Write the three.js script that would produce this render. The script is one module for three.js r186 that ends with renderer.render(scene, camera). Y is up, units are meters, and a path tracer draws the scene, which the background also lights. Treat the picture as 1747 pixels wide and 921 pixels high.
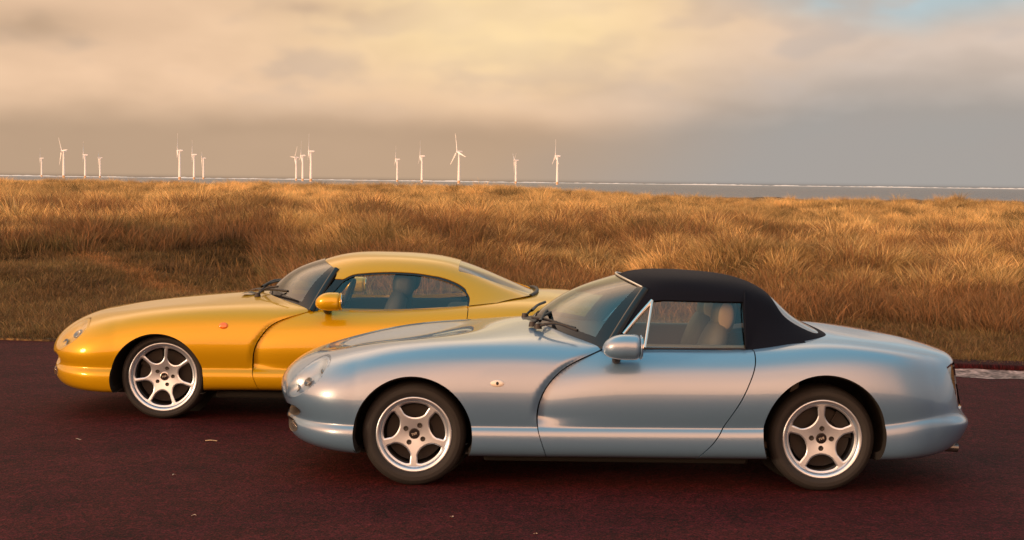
import * as THREE from 'three';
import { mergeGeometries } from 'three/addons/utils/BufferGeometryUtils.js';
import { RoundedBoxGeometry } from 'three/addons/geometries/RoundedBoxGeometry.js';
import { ImprovedNoise } from 'three/addons/math/ImprovedNoise.js';

// ---------------------------------------------------------------- camera, sky, sun, exposure
const scene = new THREE.Scene();
const camera = new THREE.PerspectiveCamera(2 * Math.atan(460.5 / 2754) * 180 / Math.PI, 1747 / 921, 0.1, 60000);
camera.position.set(0, 1.71, 0);
camera.rotation.order = 'YXZ';
camera.rotation.set(-Math.atan(151 / 2754), 0, 0.01317);
scene.add(camera);
const renderer = new THREE.WebGLRenderer({ antialias: true });
renderer.setSize(1024, 540);
renderer.toneMapping = THREE.LinearToneMapping;
renderer.toneMappingExposure = 1.0;
renderer.shadowMap.enabled = true;

const SUN_AZ = 68 * Math.PI / 180, SUN_EL = 9 * Math.PI / 180;          // to the left of the camera, somewhat behind it
const sunDir = new THREE.Vector3(-Math.sin(SUN_AZ) * Math.cos(SUN_EL), Math.sin(SUN_EL), Math.cos(SUN_AZ) * Math.cos(SUN_EL));
const sun = new THREE.DirectionalLight(new THREE.Color(1.0, 0.70, 0.42), 1.5);
sun.name = 'sun'; sun.position.copy(sunDir).multiplyScalar(80); sun.target.position.set(0, 0, -14);
sun.castShadow = true; sun.shadow.radius = 22; sun.shadow.mapSize.set(4096, 4096);
Object.assign(sun.shadow.camera, { left: -30, right: 30, top: 30, bottom: -30, near: 1, far: 200 });
scene.add(sun, sun.target);

// ---------------------------------------------------------------- small mathematics
function rng(seed) { let a = seed >>> 0; return () => { a = (a + 0x6d2b79f5) | 0; let t = Math.imul(a ^ (a >>> 15), 1 | a); t = (t + Math.imul(t ^ (t >>> 7), 61 | t)) ^ t; return ((t ^ (t >>> 14)) >>> 0) / 4294967296; }; }
const perlin = new ImprovedNoise();
const noise = (x, y, z = 0.37) => perlin.noise(x, y, z);
function fbm(x, y, z, o = 4) { let s = 0, a = 0.5; for (let i = 0; i < o; i++) { s += a * noise(x, y, z + i * 7.3); x = x * 2.03 + 11.7; y = y * 2.03 + 5.1; a *= 0.5; } return s; }
const clamp = (x, a = 0, b = 1) => Math.min(b, Math.max(a, x));
const lerp = (a, b, t) => a + (b - a) * t;
const smooth = (a, b, x) => { const t = clamp((x - a) / (b - a)); return t * t * (3 - 2 * t); };
const lin = (r, g, b) => [r, g, b].map((c) => { c /= 255; return c <= 0.04045 ? c / 12.92 : Math.pow((c + 0.055) / 1.055, 2.4); });
const mix3 = (a, b, t) => [lerp(a[0], b[0], t), lerp(a[1], b[1], t), lerp(a[2], b[2], t)];
// natural cubic spline through (xs, ys), straight beyond its ends
function spline(xs, ys) {
  const n = xs.length, a = new Array(n).fill(0), m = new Array(n).fill(0), c = new Array(n).fill(0);
  for (let i = 1; i < n - 1; i++) {
    const h0 = xs[i] - xs[i - 1], h1 = xs[i + 1] - xs[i], d = 6 * ((ys[i + 1] - ys[i]) / h1 - (ys[i] - ys[i - 1]) / h0), w = 2 * (h0 + h1) - h0 * c[i - 1];
    c[i] = h1 / w; a[i] = (d - h0 * a[i - 1]) / w;
  }
  for (let i = n - 2; i > 0; i--) m[i] = a[i] - c[i] * m[i + 1];
  return (x) => {
    if (x <= xs[0]) { const h = xs[1] - xs[0]; return ys[0] + (x - xs[0]) * ((ys[1] - ys[0]) / h - h * m[1] / 6); }
    if (x >= xs[n - 1]) { const h = xs[n - 1] - xs[n - 2]; return ys[n - 1] + (x - xs[n - 1]) * ((ys[n - 1] - ys[n - 2]) / h + h * m[n - 2] / 6); }
    let i = 0; while (x > xs[i + 1]) i++;
    const h = xs[i + 1] - xs[i], A = (xs[i + 1] - x) / h, B = (x - xs[i]) / h;
    return A * ys[i] + B * ys[i + 1] + ((A * A * A - A) * m[i] + (B * B * B - B) * m[i + 1]) * h * h / 6;
  };
}

// ---------------------------------------------------------------- the sky: evening cloud opposite a low sun, clear blue overhead
{
  const W = 3072, H = 1536, data = new Float32Array(W * H * 4);
  const cream = lin(255, 223, 172), peach = lin(239, 201, 166), mauve = lin(192, 162, 134), grey = lin(163, 158, 153), dim = lin(197, 173, 152), blue = lin(176, 200, 208), pink = lin(216, 196, 180);
  const zen = [0.25, 0.65, 0.80], west = [4.0, 1.95, 1.0], rose = [3.5, 1.62, 0.86], side = [0.50, 0.38, 0.30];
  for (let r = 0; r < H; r++) {
    const el = ((r + 0.5) / H - 0.5) * 180;
    for (let q = 0; q < W; q++) {
      const round = ((q + 0.5) / W - 0.5) * 2 * Math.PI;                // x = cos, z = sin
      let az = (round + Math.PI / 2) * 180 / Math.PI;                   // 0 straight ahead (-z), right positive
      if (az > 180) az -= 360;
      const o = (r * W + q) * 4; data[o + 3] = 1;
      if (el < -1) { data[o] = 0.16; data[o + 1] = 0.12; data[o + 2] = 0.10; continue; }
      const away = Math.abs(az);
      // far side of the sky, opposite the sun
      let c = mix3(mauve, peach, smooth(1.5, 3.1, el + 0.9 * fbm(az * 0.10, 3.1, 1.7, 2)));
      const glow = Math.exp(-(((az + 0.2) / 6.5) ** 2)) * smooth(1.9, 5.6, el + 0.5 * fbm(az * 0.2, el * 0.3, 5.5, 3)) * (1 - 0.6 * smooth(14, 40, el));
      c = mix3(c, cream, clamp(glow * 1.15));
      const right = smooth(1.0, 12.5, az + (el - 3) * -1.2 + 2.2 * fbm(az * 0.12, el * 0.3, 7.7, 3));
      const rc = mix3(grey, pink, smooth(1.8, 5.2, el));
      c = mix3(c, rc, right);
      const up = smooth(4.8, 6.3, el + 0.9 * fbm(az * 0.16, el * 0.35, 8.2, 3) - 0.11 * Math.abs(az - 14)) * smooth(4, 11, az);
      c = mix3(c, blue, 0.85 * up * (1 - smooth(20, 40, el)));
      const near = (1 - smooth(46, 60, away)) * (1 - smooth(26, 45, el));
      if (near > 0) {
        const n1 = fbm(az * 0.13 + 3, el * 0.42, 4.4, 5), n2 = fbm(az * 0.34 + 9, el * 0.95, 2.2, 4);
        const puff = near * smooth(-0.02, 0.30, n1 + 0.55 * n2) * smooth(1.8, 3.8, el);
        c = mix3(c, mix3(dim, lin(190, 178, 170), right), 0.75 * puff * (1 - 0.7 * clamp(glow)));
        const lc = Math.exp(-(((az + 17) / 3.6) ** 2) - (((el - 5.1) / 0.75) ** 2)) * (0.95 + 1.5 * n2) + 0.7 * Math.exp(-(((az + 7) / 3.0) ** 2) - (((el - 5.9) / 0.5) ** 2)) * (0.8 + 1.8 * n2);
        c = mix3(c, mauve, clamp(0.75 * lc));
        const k = 1 + near * (0.20 * n2 * smooth(0.8, 2.5, el) + 0.10 * n1 - 0.20 * smooth(7.5, 11, el) * (1 - smooth(17, 24, el))); c = c.map((x) => x * k);  // last term: an added darker band of sky, unseen above the view
      }
      { const hi = 1 + 1.9 * smooth(20, 33, el) * Math.exp(-(((az + 25) / 50) ** 2)); c = c.map((x) => x * hi); }  // unseen sky above the view, brighter to light the windscreen and bonnet reflections
      // overhead and round to the sunset side
      const toSun = (1 + Math.cos((az + 138) * Math.PI / 180)) / 2, low = 1 - smooth(20, 62, el), lobe = smooth(0.44, 0.86, toSun);
      let s = mix3(zen, mix3(side, mix3(rose, west, smooth(0.55, 1, toSun) * (1 - smooth(5, 45, el))), lobe), low);
      const wisps = smooth(0.03, 0.36, fbm(az * 0.035, el * 0.07, 6.6, 4)) * smooth(12, 26, el) * (1 - smooth(55, 80, el));
      s = mix3(s, [0.80, 0.64, 0.52], 0.42 * wisps);
      const back = Math.max(smooth(55, 110, away), smooth(24, 62, el));
      c = mix3(c, s, back);
      data[o] = c[0]; data[o + 1] = c[1]; data[o + 2] = c[2];
    }
  }
  const t = new THREE.DataTexture(data, W, H, THREE.RGBAFormat, THREE.FloatType);
  t.mapping = THREE.EquirectangularReflectionMapping; t.magFilter = t.minFilter = THREE.LinearFilter; t.needsUpdate = true;
  scene.background = t; scene.environment = t;
}

// ---------------------------------------------------------------- naming
const used = new Map();
function numbered(name) { const n = used.get(name) ?? 0; used.set(name, n + 1); return n ? name + '_' + String(n).padStart(3, '0') : name; }
function shade(o) { o.traverse((m) => { if (m.isMesh) { m.castShadow = true; m.receiveShadow = true; } }); return o; }
function put(name, geometry, material, parent, tag) {
  const m = new THREE.Mesh(geometry, material); m.castShadow = m.receiveShadow = true;
  m.name = parent ? name : numbered(name); (parent ?? scene).add(m);
  if (tag) Object.assign(m.userData, tag);
  return m;
}
function thing(name, label, category, [x, y, z], group) {
  const o = new THREE.Group(); o.name = numbered(name); o.position.set(x, y, z); o.userData = { label, category }; if (group) o.userData.group = group; scene.add(o); return o;
}
function dup(root, label) { const r = root.clone(); r.name = numbered(root.name.replace(/_\d+$/, '')); if (label) r.userData.label = label; scene.add(r); return r; }

// ---------------------------------------------------------------- textures
function texture(size, fn, srgb = false, repeat = true) {
  const d = new Uint8Array(size * size * 4);
  for (let y = 0; y < size; y++) for (let x = 0; x < size; x++) { const c = fn(x / size, y / size), o = (y * size + x) * 4; d[o] = clamp(c[0]) * 255; d[o + 1] = clamp(c[1]) * 255; d[o + 2] = clamp(c[2]) * 255; d[o + 3] = 255; }
  const t = new THREE.DataTexture(d, size, size); t.magFilter = THREE.LinearFilter; if (srgb) t.colorSpace = THREE.SRGBColorSpace;
  if (repeat) t.wrapS = t.wrapT = THREE.RepeatWrapping; t.needsUpdate = true; return t;
}
const M = (o) => new THREE.MeshPhysicalMaterial(o);
const rgb = (r, g, b) => new THREE.Color().setRGB(r, g, b);

// ---------------------------------------------------------------- surfaces that can be cut: {p, n, i} with smooth normals
function surface(nu, nv, fn, { mirrorStart = false, mirrorEnd = false, mirrorU0 = false, mirrorU1 = false } = {}) {
  const p = [], n = new Float32Array((nu + 1) * (nv + 1) * 3), ix = [];
  for (let i = 0; i <= nu; i++) for (let j = 0; j <= nv; j++) p.push(...fn(i / nu, j / nv));
  const id = (i, j) => i * (nv + 1) + j;
  for (let i = 0; i < nu; i++) for (let j = 0; j < nv; j++) ix.push(id(i, j), id(i + 1, j), id(i, j + 1), id(i + 1, j), id(i + 1, j + 1), id(i, j + 1));
  const s = { p, n, i: ix, cuts: [] };
  normals(s, (k) => { const j = k % (nv + 1), i = (k - j) / (nv + 1); return (mirrorStart && j === 0) || (mirrorEnd && j === nv) || (mirrorU0 && i === 0) || (mirrorU1 && i === nu); });
  return s;
}
function normals(s, flatZ) {
  const { p, i: ix } = s, n = new Float32Array(p.length);
  for (let t = 0; t < ix.length; t += 3) {
    const a = ix[t] * 3, b = ix[t + 1] * 3, c = ix[t + 2] * 3, ux = p[b] - p[a], uy = p[b + 1] - p[a + 1], uz = p[b + 2] - p[a + 2], vx = p[c] - p[a], vy = p[c + 1] - p[a + 1], vz = p[c + 2] - p[a + 2];
    const x = uy * vz - uz * vy, y = uz * vx - ux * vz, z = ux * vy - uy * vx;
    for (const k of [a, b, c]) { n[k] += x; n[k + 1] += y; n[k + 2] += z; }
  }
  for (let k = 0; k < n.length; k += 3) { if (flatZ && flatZ(k / 3)) n[k + 2] = 0; const l = Math.hypot(n[k], n[k + 1], n[k + 2]) || 1; n[k] /= l; n[k + 1] /= l; n[k + 2] /= l; }
  s.n = n;
}
// keep where f(x, y, z) > 0
function clip(s, f) {
  const P = [], N = [], I = [], cuts = [], map = new Map(), val = [];
  const cnt = s.p.length / 3;
  for (let k = 0; k < cnt; k++) { let v = f(s.p[k * 3], s.p[k * 3 + 1], s.p[k * 3 + 2]); if (Math.abs(v) < 1e-7) v = 1e-7; val.push(v); }
  const old = (k) => { if (!map.has(k)) { map.set(k, P.length / 3); for (let c = 0; c < 3; c++) { P.push(s.p[k * 3 + c]); N.push(s.n[k * 3 + c]); } } return map.get(k); };
  const edge = (a, b) => {
    if (a > b) [a, b] = [b, a];
    const key = a * cnt + b + cnt;
    if (!map.has(key)) { const t = val[a] / (val[a] - val[b]); map.set(key, P.length / 3); const q = [0, 1, 2].map((c) => lerp(s.n[a * 3 + c], s.n[b * 3 + c], t)), l = Math.hypot(...q) || 1; for (let c = 0; c < 3; c++) { P.push(lerp(s.p[a * 3 + c], s.p[b * 3 + c], t)); N.push(q[c] / l); } }
    return map.get(key);
  };
  for (let t = 0; t < s.i.length; t += 3) {
    const v = [s.i[t], s.i[t + 1], s.i[t + 2]], inn = v.map((k) => val[k] > 0), c = inn.filter(Boolean).length;
    if (c === 3) I.push(...v.map(old));
    else if (c === 1) { const k = inn.indexOf(true), a = v[k], b = v[(k + 1) % 3], d = v[(k + 2) % 3], e1 = edge(a, b), e2 = edge(a, d); I.push(old(a), e1, e2); cuts.push([e1, e2]); }
    else if (c === 2) { const k = inn.indexOf(false), a = v[k], b = v[(k + 1) % 3], d = v[(k + 2) % 3], e1 = edge(a, b), e2 = edge(d, a); I.push(e1, old(b), old(d), e1, old(d), e2); cuts.push([e2, e1]); }
  }
  for (const [a, b] of s.cuts) { const A = map.get(a), B = map.get(b); if (A !== undefined && B !== undefined) cuts.push([A, B]); }
  return { p: P, n: N, i: I, cuts };
}
// turn the cut edges inwards by depth, so that a panel has a visible thickness
function flange(s, depth, where = () => true, extra = [0, 0, 0]) {
  const p = [], ix = [];
  for (const [a, b] of s.cuts) {
    const A = s.p.slice(a * 3, a * 3 + 3), B = s.p.slice(b * 3, b * 3 + 3); if (!where(...A) || !where(...B)) continue;
    const k = p.length / 3, off = (q, c) => q[c] - 0; 
    const A2 = [0, 1, 2].map((c) => A[c] - s.n[a * 3 + c] * depth + extra[c]), B2 = [0, 1, 2].map((c) => B[c] - s.n[b * 3 + c] * depth + extra[c]);
    p.push(...A, ...B, ...B2, ...A2); ix.push(k, k + 1, k + 2, k, k + 2, k + 3);
  }
  const f = { p, n: [], i: ix, cuts: [] }; normals(f); return f;
}
function offset(s, d) { const p = s.p.slice(); for (let k = 0; k < p.length; k++) p[k] += s.n[k] * d; return { p, n: s.n, i: s.i, cuts: s.cuts }; }
function geo(...list) {
  const all = list.map((s) => { const g = new THREE.BufferGeometry(); g.setAttribute('position', new THREE.Float32BufferAttribute(Array.from(s.p), 3)); g.setAttribute('normal', new THREE.Float32BufferAttribute(Array.from(s.n), 3)); g.setIndex(Array.from(s.i)); return g; });
  const g = mergeGeometries(all), q = g.attributes.position, uv = new Float32Array(q.count * 2);
  for (let k = 0; k < q.count; k++) { uv[k * 2] = q.getX(k); uv[k * 2 + 1] = q.getY(k) + q.getZ(k); }
  g.setAttribute('uv', new THREE.BufferAttribute(uv, 2)); return g;
}
function mirrored(g) {
  const m = g.clone(), p = m.attributes.position, n = m.attributes.normal, ix = m.index.array.slice();
  for (let k = 0; k < p.count; k++) { p.setZ(k, -p.getZ(k)); n.setZ(k, -n.getZ(k)); }
  for (let k = 0; k < ix.length; k += 3) { const t = ix[k]; ix[k] = ix[k + 1]; ix[k + 1] = t; }
  m.setIndex(Array.from(ix)); return m;
}
const both = (g) => mergeGeometries([g, mirrored(g)]);
function strip(g) { const q = g.index ? g : g; for (const k of Object.keys(q.attributes)) if (!['position', 'normal', 'uv'].includes(k)) q.deleteAttribute(k); if (!q.index) q.setIndex([...Array(q.attributes.position.count).keys()]); return q; }
const join = (list) => mergeGeometries(list.map(strip));
function tube(points, r, seg = 24, rad = 8, closed = false) { return new THREE.TubeGeometry(new THREE.CatmullRomCurve3(points.map((q) => new THREE.Vector3(...q)), closed), seg, r, rad, closed); }
function box(w, h, d, r, x, y, z, rx = 0, ry = 0, rz = 0) { const g = new RoundedBoxGeometry(w, h, d, 3, r); g.rotateX(rx); g.rotateY(ry); g.rotateZ(rz); g.translate(x, y, z); return g; }
function inPolygon(poly) {                                              // signed distance to a closed outline, positive inside
  return (x, y) => {
    let d = 1e9, ins = false;
    for (let i = 0, j = poly.length - 1; i < poly.length; j = i++) {
      const [ax, ay] = poly[j], [bx, by] = poly[i], ex = bx - ax, ey = by - ay, t = clamp(((x - ax) * ex + (y - ay) * ey) / (ex * ex + ey * ey));
      d = Math.min(d, Math.hypot(x - ax - ex * t, y - ay - ey * t));
      if ((ay > y) !== (by > y) && x < (bx - ax) * (y - ay) / (by - ay) + ax) ins = !ins;
    }
    return ins ? d : -d;
  };
}
function roundOff(pts, n = 60) { const c = new THREE.CatmullRomCurve3(pts.map(([x, y]) => new THREE.Vector3(x, y, 0)), true, 'centripetal'); return c.getPoints(n).slice(0, n).map((v) => [v.x, v.y]); }

// ---------------------------------------------------------------- a car's body: rails that run from nose to tail, joined across by a cubic B-spline
function bodySurface(B, displace) {
  const xs = B.xs, K = B.rails.length, xF = 0.35, xR = B.xR, sF = 0.35, sR = 0.65, c = (xR - xF) / (sR - sF);
  const rails = B.rails.map((r) => {
    const arr = (v) => Array.isArray(v) ? v : xs.map(() => v);
    const ty = spline([r.xn, ...xs, r.xt], [r.yn, ...arr(r.y), r.yt]), tz0 = spline(xs, arr(r.z)), x0 = xs[0], x1 = xs[xs.length - 1];
    const tz = (x) => tz0(clamp(x, x0, x1));
    const E = (u, p) => { u = clamp(u); return Math.pow(Math.max(0, 1 - Math.pow(1 - u, p)), 1 / p); };
    return (s) => {
      let x;
      if (s < sF) { const t = s / sF, d = c * sF; x = r.xn * (2 * t ** 3 - 3 * t * t + 1) + xF * (3 * t * t - 2 * t ** 3) + d * (t ** 3 - t * t); }
      else if (s > sR) { const t = (1 - s) / (1 - sR), d = -c * (1 - sR); x = r.xt * (2 * t ** 3 - 3 * t * t + 1) + xR * (3 * t * t - 2 * t ** 3) + d * (t ** 3 - t * t); }
      else x = xF + (s - sF) * c;
      const e = E((x - r.xn) / (r.ln ?? B.ln), r.pn ?? B.pn) * E((r.xt - x) / (r.lt ?? B.lt), r.pt ?? B.pt);
      return [x, ty(x), tz(x) * e];
    };
  });
  const spans = B.spans, total = spans.reduce((a, b) => a + b, 0), vOf = [];
  spans.forEach((m, k) => { for (let i = 0; i < m; i++) vOf.push(k + i / m); }); vOf.push(K - 1);
  const cache = new Map();
  const at = (s) => { if (!cache.has(s)) { cache.clear(); const q = rails.map((f) => f(s)), m0 = [q[1][0], q[1][1], -q[1][2]], m1 = [q[K - 2][0], q[K - 2][1], -q[K - 2][2]]; cache.set(s, [m0, ...q, m1]); } return cache.get(s); };
  return surface(B.nu, total, (u, v) => {
    const q = at(u), w = vOf[Math.round(v * total)], k = Math.min(K - 2, Math.floor(w)), t = w - k;
    const b = [(1 - t) ** 3 / 6, (3 * t ** 3 - 6 * t * t + 4) / 6, (-3 * t ** 3 + 3 * t * t + 3 * t + 1) / 6, t ** 3 / 6], P = [0, 0, 0];
    for (let i = 0; i < 4; i++) for (let d = 0; d < 3; d++) P[d] += b[i] * q[k + i][d];
    if (displace) P[2] -= displace(P[0], P[1], P[2]);
    if (v === 0 || v === 1 || u === 0 || u === 1) P[2] = v === 0 || v === 1 || u === 0 || u === 1 ? (Math.abs(P[2]) < 1e-6 ? 0 : P[2]) : P[2];
    return P;
  }, { mirrorStart: true, mirrorEnd: true, mirrorU0: true, mirrorU1: true });
}
// cabins: rails given as explicit points, smooth along each and B-spline across (ends held)
function cabinSurface(rails, nu, spans) {
  const K = rails.length, fs = rails.map((pts) => { const t = [0]; for (let i = 1; i < pts.length; i++) t.push(t[i - 1] + Math.sqrt(Math.hypot(pts[i][0] - pts[i - 1][0], pts[i][1] - pts[i - 1][1], pts[i][2] - pts[i - 1][2]))); const T = t.map((x) => x / t[t.length - 1]); const f = [0, 1, 2].map((d) => spline(T, pts.map((q) => q[d]))); return (s) => f.map((g) => g(s)); });
  const total = spans.reduce((a, b) => a + b, 0), vOf = [];
  spans.forEach((m, k) => { for (let i = 0; i < m; i++) vOf.push(k + i / m); }); vOf.push(K - 1);
  return surface(nu, total, (u, v) => {
    const q = fs.map((f) => f(u)); q.unshift([q[1][0], q[1][1], -q[1][2]]);
    const a = q[K - 1], e = q[K]; q.push([2 * e[0] - a[0], 2 * e[1] - a[1], 2 * e[2] - a[2]]);
    const w = vOf[Math.round(v * total)], k = Math.min(K - 2, Math.floor(w)), t = w - k;
    const b = [(1 - t) ** 3 / 6, (3 * t ** 3 - 6 * t * t + 4) / 6, (-3 * t ** 3 + 3 * t * t + 3 * t + 1) / 6, t ** 3 / 6], P = [0, 0, 0];
    for (let i = 0; i < 4; i++) for (let d = 0; d < 3; d++) P[d] += b[i] * q[k + i][d];
    return P;
  }, { mirrorStart: true });
}
const flip = (s) => { const i = s.i.slice(); for (let k = 0; k < i.length; k += 3) { const t = i[k]; i[k] = i[k + 1]; i[k + 1] = t; } const n = Array.from(s.n, (x) => -x); return { p: s.p, n, i, cuts: s.cuts }; };
// ---------------------------------------------------------------- materials
const flake = texture(256, (() => { const r = rng(5); return () => { const a = 0.5 + (r() - 0.5) * 0.16, b = 0.5 + (r() - 0.5) * 0.16; return [a, b, 1]; }; })());
flake.repeat.set(14, 14);
const paintBlue = M({ color: rgb(0.10, 0.215, 0.37), metalness: 0.15, roughness: 0.30, ior: 2.33, clearcoat: 1, clearcoatRoughness: 0.03, normalMap: flake, normalScale: new THREE.Vector2(0.5, 0.5) });
const paintYellow = M({ color: rgb(0.53, 0.315, 0.003), metalness: 0.30, roughness: 0.36, specularIntensity: 0.35, clearcoat: 0.75, clearcoatRoughness: 0.02, normalMap: flake, normalScale: new THREE.Vector2(0.4, 0.4) });
const mBlack = M({ color: rgb(0.012, 0.012, 0.014), roughness: 0.55 });
const mGloss = M({ color: rgb(0.010, 0.011, 0.014), roughness: 0.12 });
const mWell = M({ color: rgb(0.005, 0.005, 0.005), roughness: 0.95 });
const mChrome = M({ color: rgb(0.80, 0.79, 0.77), metalness: 1, roughness: 0.12 });
const mLamp = M({ color: rgb(0.13, 0.145, 0.16), metalness: 0.8, roughness: 0.3 });
const mSatin = M({ color: rgb(0.74, 0.72, 0.69), metalness: 0.9, roughness: 0.3 });
const mGlass = M({ color: rgb(0.92, 0.95, 0.87), roughness: 0.0, metalness: 0, transmission: 1, thickness: 0, ior: 1.75 });
const mScreen = M({ color: rgb(0.42, 0.54, 0.55), roughness: 0.0, metalness: 0, transmission: 1, thickness: 0, ior: 2.2 });
const mClear = M({ color: rgb(0.95, 0.96, 0.96), roughness: 0.02, transmission: 1, thickness: 0, ior: 1.5 });
const mVinyl = M({ color: rgb(0.62, 0.60, 0.62), roughness: 0.12, transmission: 0.55, thickness: 0, ior: 1.7 });
const mAmber = M({ color: rgb(0.75, 0.16, 0.012), roughness: 0.08, clearcoat: 1 });
const mRed = M({ color: rgb(0.022, 0.005, 0.006), roughness: 0.06, clearcoat: 1 });
const weave = texture(128, (x, y) => { const v = 0.5 + 0.25 * Math.sin(x * 64 * Math.PI) * Math.sin(y * 64 * Math.PI) + 0.2 * noise(x * 5, y * 5); return [v, v, v]; }); weave.repeat.set(16, 16);
const mRoof = M({ color: rgb(0.0035, 0.005, 0.011), roughness: 0.9, specularIntensity: 0.3, sheen: 0.12, sheenRoughness: 0.6, sheenColor: rgb(0.25, 0.28, 0.36), bumpMap: weave, bumpScale: 0.0004 });
const mLeather = M({ color: rgb(0.20, 0.13, 0.085), roughness: 0.55 });
const mTan = M({ color: rgb(0.27, 0.20, 0.145), roughness: 0.6 });
const mSeat = M({ color: rgb(0.10, 0.09, 0.072), roughness: 0.6 });
const mDark = M({ color: rgb(0.05, 0.047, 0.043), roughness: 0.6 });
const mCarpet = M({ color: rgb(0.09, 0.085, 0.078), roughness: 1 });
const rubberBump = texture(256, (x, y) => { const v = 0.5 + 0.3 * noise(x * 40, y * 40) + 0.2 * noise(x * 11, y * 11, 3); return [v, v, v]; }); rubberBump.repeat.set(3, 3);
const mTyre = M({ color: rgb(0.014, 0.015, 0.017), roughness: 0.75, bumpMap: rubberBump, bumpScale: 0.0008 });
const mAlloy = M({ color: rgb(0.56, 0.68, 0.83), metalness: 0.88, roughness: 0.34 });
const mAlloyShaded = M({ color: rgb(0.16, 0.16, 0.165), metalness: 0.85, roughness: 0.42 });  // darker copy of the alloy: shade inside the wheel put into the colour
const mIron = M({ color: rgb(0.014, 0.012, 0.011), metalness: 0.4, roughness: 0.6 });
const mBolt = M({ color: rgb(0.014, 0.013, 0.013), roughness: 0.6 });

// ---------------------------------------------------------------- wheels: axle along z, the face towards +z at z = 0
function capTexture(kind) {
  const c = document.createElement('canvas'); c.width = c.height = 128; const g = c.getContext('2d');
  g.fillStyle = '#17161a'; g.fillRect(0, 0, 128, 128);
  g.fillStyle = '#b9b4ac'; g.font = 'bold 46px sans-serif'; g.textAlign = 'center'; g.textBaseline = 'middle';
  g.save(); g.translate(64, 64); g.rotate(-0.35); g.transform(1, 0, -0.25, 1, 0, 0); g.fillText('TVR', 0, 2); g.restore();
  const t = new THREE.CanvasTexture(c); t.colorSpace = THREE.SRGBColorSpace; return t;
}
const capT = capTexture(), mCap = M({ map: capT, roughness: 0.25, metalness: 0.2, clearcoat: 0.6 });
function makeWheel(o, at) {
  const { R, rim, spokes, start, half, halfOuter, inner, bolts, boltStart, boltR, boltSize, width, parent } = o;
  const w = new THREE.Group(); w.name = 'wheel'; parent.add(w); w.position.set(...at);
  // tyre: section turned about the axle; points are (radius, z)
  const sec = [[rim - 0.004, -0.012], [rim + 0.004, 0.004], [rim + 0.016, 0.011], [lerp(rim, R, 0.36), 0.0165], [lerp(rim, R, 0.40), 0.0150], [lerp(rim, R, 0.60), 0.0150], [lerp(rim, R, 0.63), 0.0125], [lerp(rim, R, 0.82), 0.004], [R - 0.007, -0.012], [R - 0.001, -0.030]];
  for (const z of [-0.055, -0.062, -0.095, -0.102, -0.135, -0.142]) sec.push([R + (sec.length % 2 ? -0.007 : 0), z], [R - (sec.length % 2 ? 0.007 : 0), z - 0.001]);
  sec.push([R - 0.002, -width + 0.02], [R - 0.012, -width + 0.004], [lerp(rim, R, 0.5), -width - 0.01], [rim, -width + 0.01]);
  const tg = new THREE.LatheGeometry(sec.map(([r, z]) => new THREE.Vector2(r, z)), 96); tg.rotateX(Math.PI / 2);
  put('tyre', tg, mTyre, w);
  // rim: outer lip and barrel, and the star of spokes
  const lip = [[rim - 0.030, -0.10], [rim - 0.026, -0.030], [rim - 0.022, -0.012], [rim - 0.020, -0.002], [rim - 0.013, 0.004], [rim - 0.003, 0.009], [rim + 0.005, 0.007], [rim + 0.006, -0.002], [rim + 0.002, -0.012], [rim - 0.002, -0.1], [rim - 0.002, -width + 0.01]];
  const lg = new THREE.LatheGeometry(lip.map(([r, z]) => new THREE.Vector2(r, z)), 96); lg.rotateX(Math.PI / 2);
  // the star: a dished face from which the windows between the spokes are cut
  const ro = rim - 0.017, step = 2 * Math.PI / spokes, rOut = rim - 0.034, holes = [];
  for (let k = 0; k < spokes; k++) {
    const a0 = start + k * step, a1 = a0 + step, am = (a0 + a1) / 2, P = (a, r, t) => [Math.cos(a) * r - Math.sin(a) * t, Math.sin(a) * r + Math.cos(a) * t];
    const q0 = a0 + Math.asin(halfOuter / rOut), q1 = a1 - Math.asin(halfOuter / rOut), rIn = inner + (rOut - inner) * 0.48, pts = [];
    for (let i = 0; i <= 14; i++) { const a = lerp(q0, q1, i / 14), e = Math.min(1, Math.min(i, 14 - i) / 2), r = rOut - (1 - e) ** 2 * 0.006; pts.push([Math.cos(a) * r, Math.sin(a) * r]); }
    const S1 = P(a1, rIn, -half), S0 = P(a0, rIn, half), C1 = P(a1, inner + 0.012, -half), C0 = P(a0, inner + 0.012, half), Bt = [Math.cos(am) * inner, Math.sin(am) * inner];
    const curve = new THREE.CubicBezierCurve(new THREE.Vector2(...S1), new THREE.Vector2(...C1).lerp(new THREE.Vector2(...Bt), 0.25), new THREE.Vector2(...C0).lerp(new THREE.Vector2(...Bt), 0.25), new THREE.Vector2(...S0));
    for (const v of curve.getPoints(18)) pts.push([v.x, v.y]);
    holes.push(inPolygon(pts));
  }
  const toEdge = (x, y) => { let d = -1; for (const h of holes) d = Math.max(d, h(x, y)); return -d; };
  const star = clip(surface(330, 44, (u, v) => { const r = lerp(o.capR * 0.9, ro + 0.004, v), a = -u * 2 * Math.PI, x = Math.cos(a) * r, y = Math.sin(a) * r, d = toEdge(x, y); return [x, y, -0.014 + o.dish(r / ro) - 0.004 * (1 - smooth(-0.001, 0.006, d))]; }), (x, y) => toEdge(x, y));
  put('rim', join([lg, geo(star, flange(star, 0.030, () => true, [0, 0, -0.004]))]), mAlloy, w);
  const barrel = new THREE.LatheGeometry([[rim - 0.03, -0.1], [rim - 0.036, -width + 0.03], [rim - 0.06, -width + 0.02]].map(([r, z]) => new THREE.Vector2(r, z)), 64); barrel.rotateX(Math.PI / 2);
  put('wheel_barrel', barrel, mAlloyShaded, w);
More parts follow.
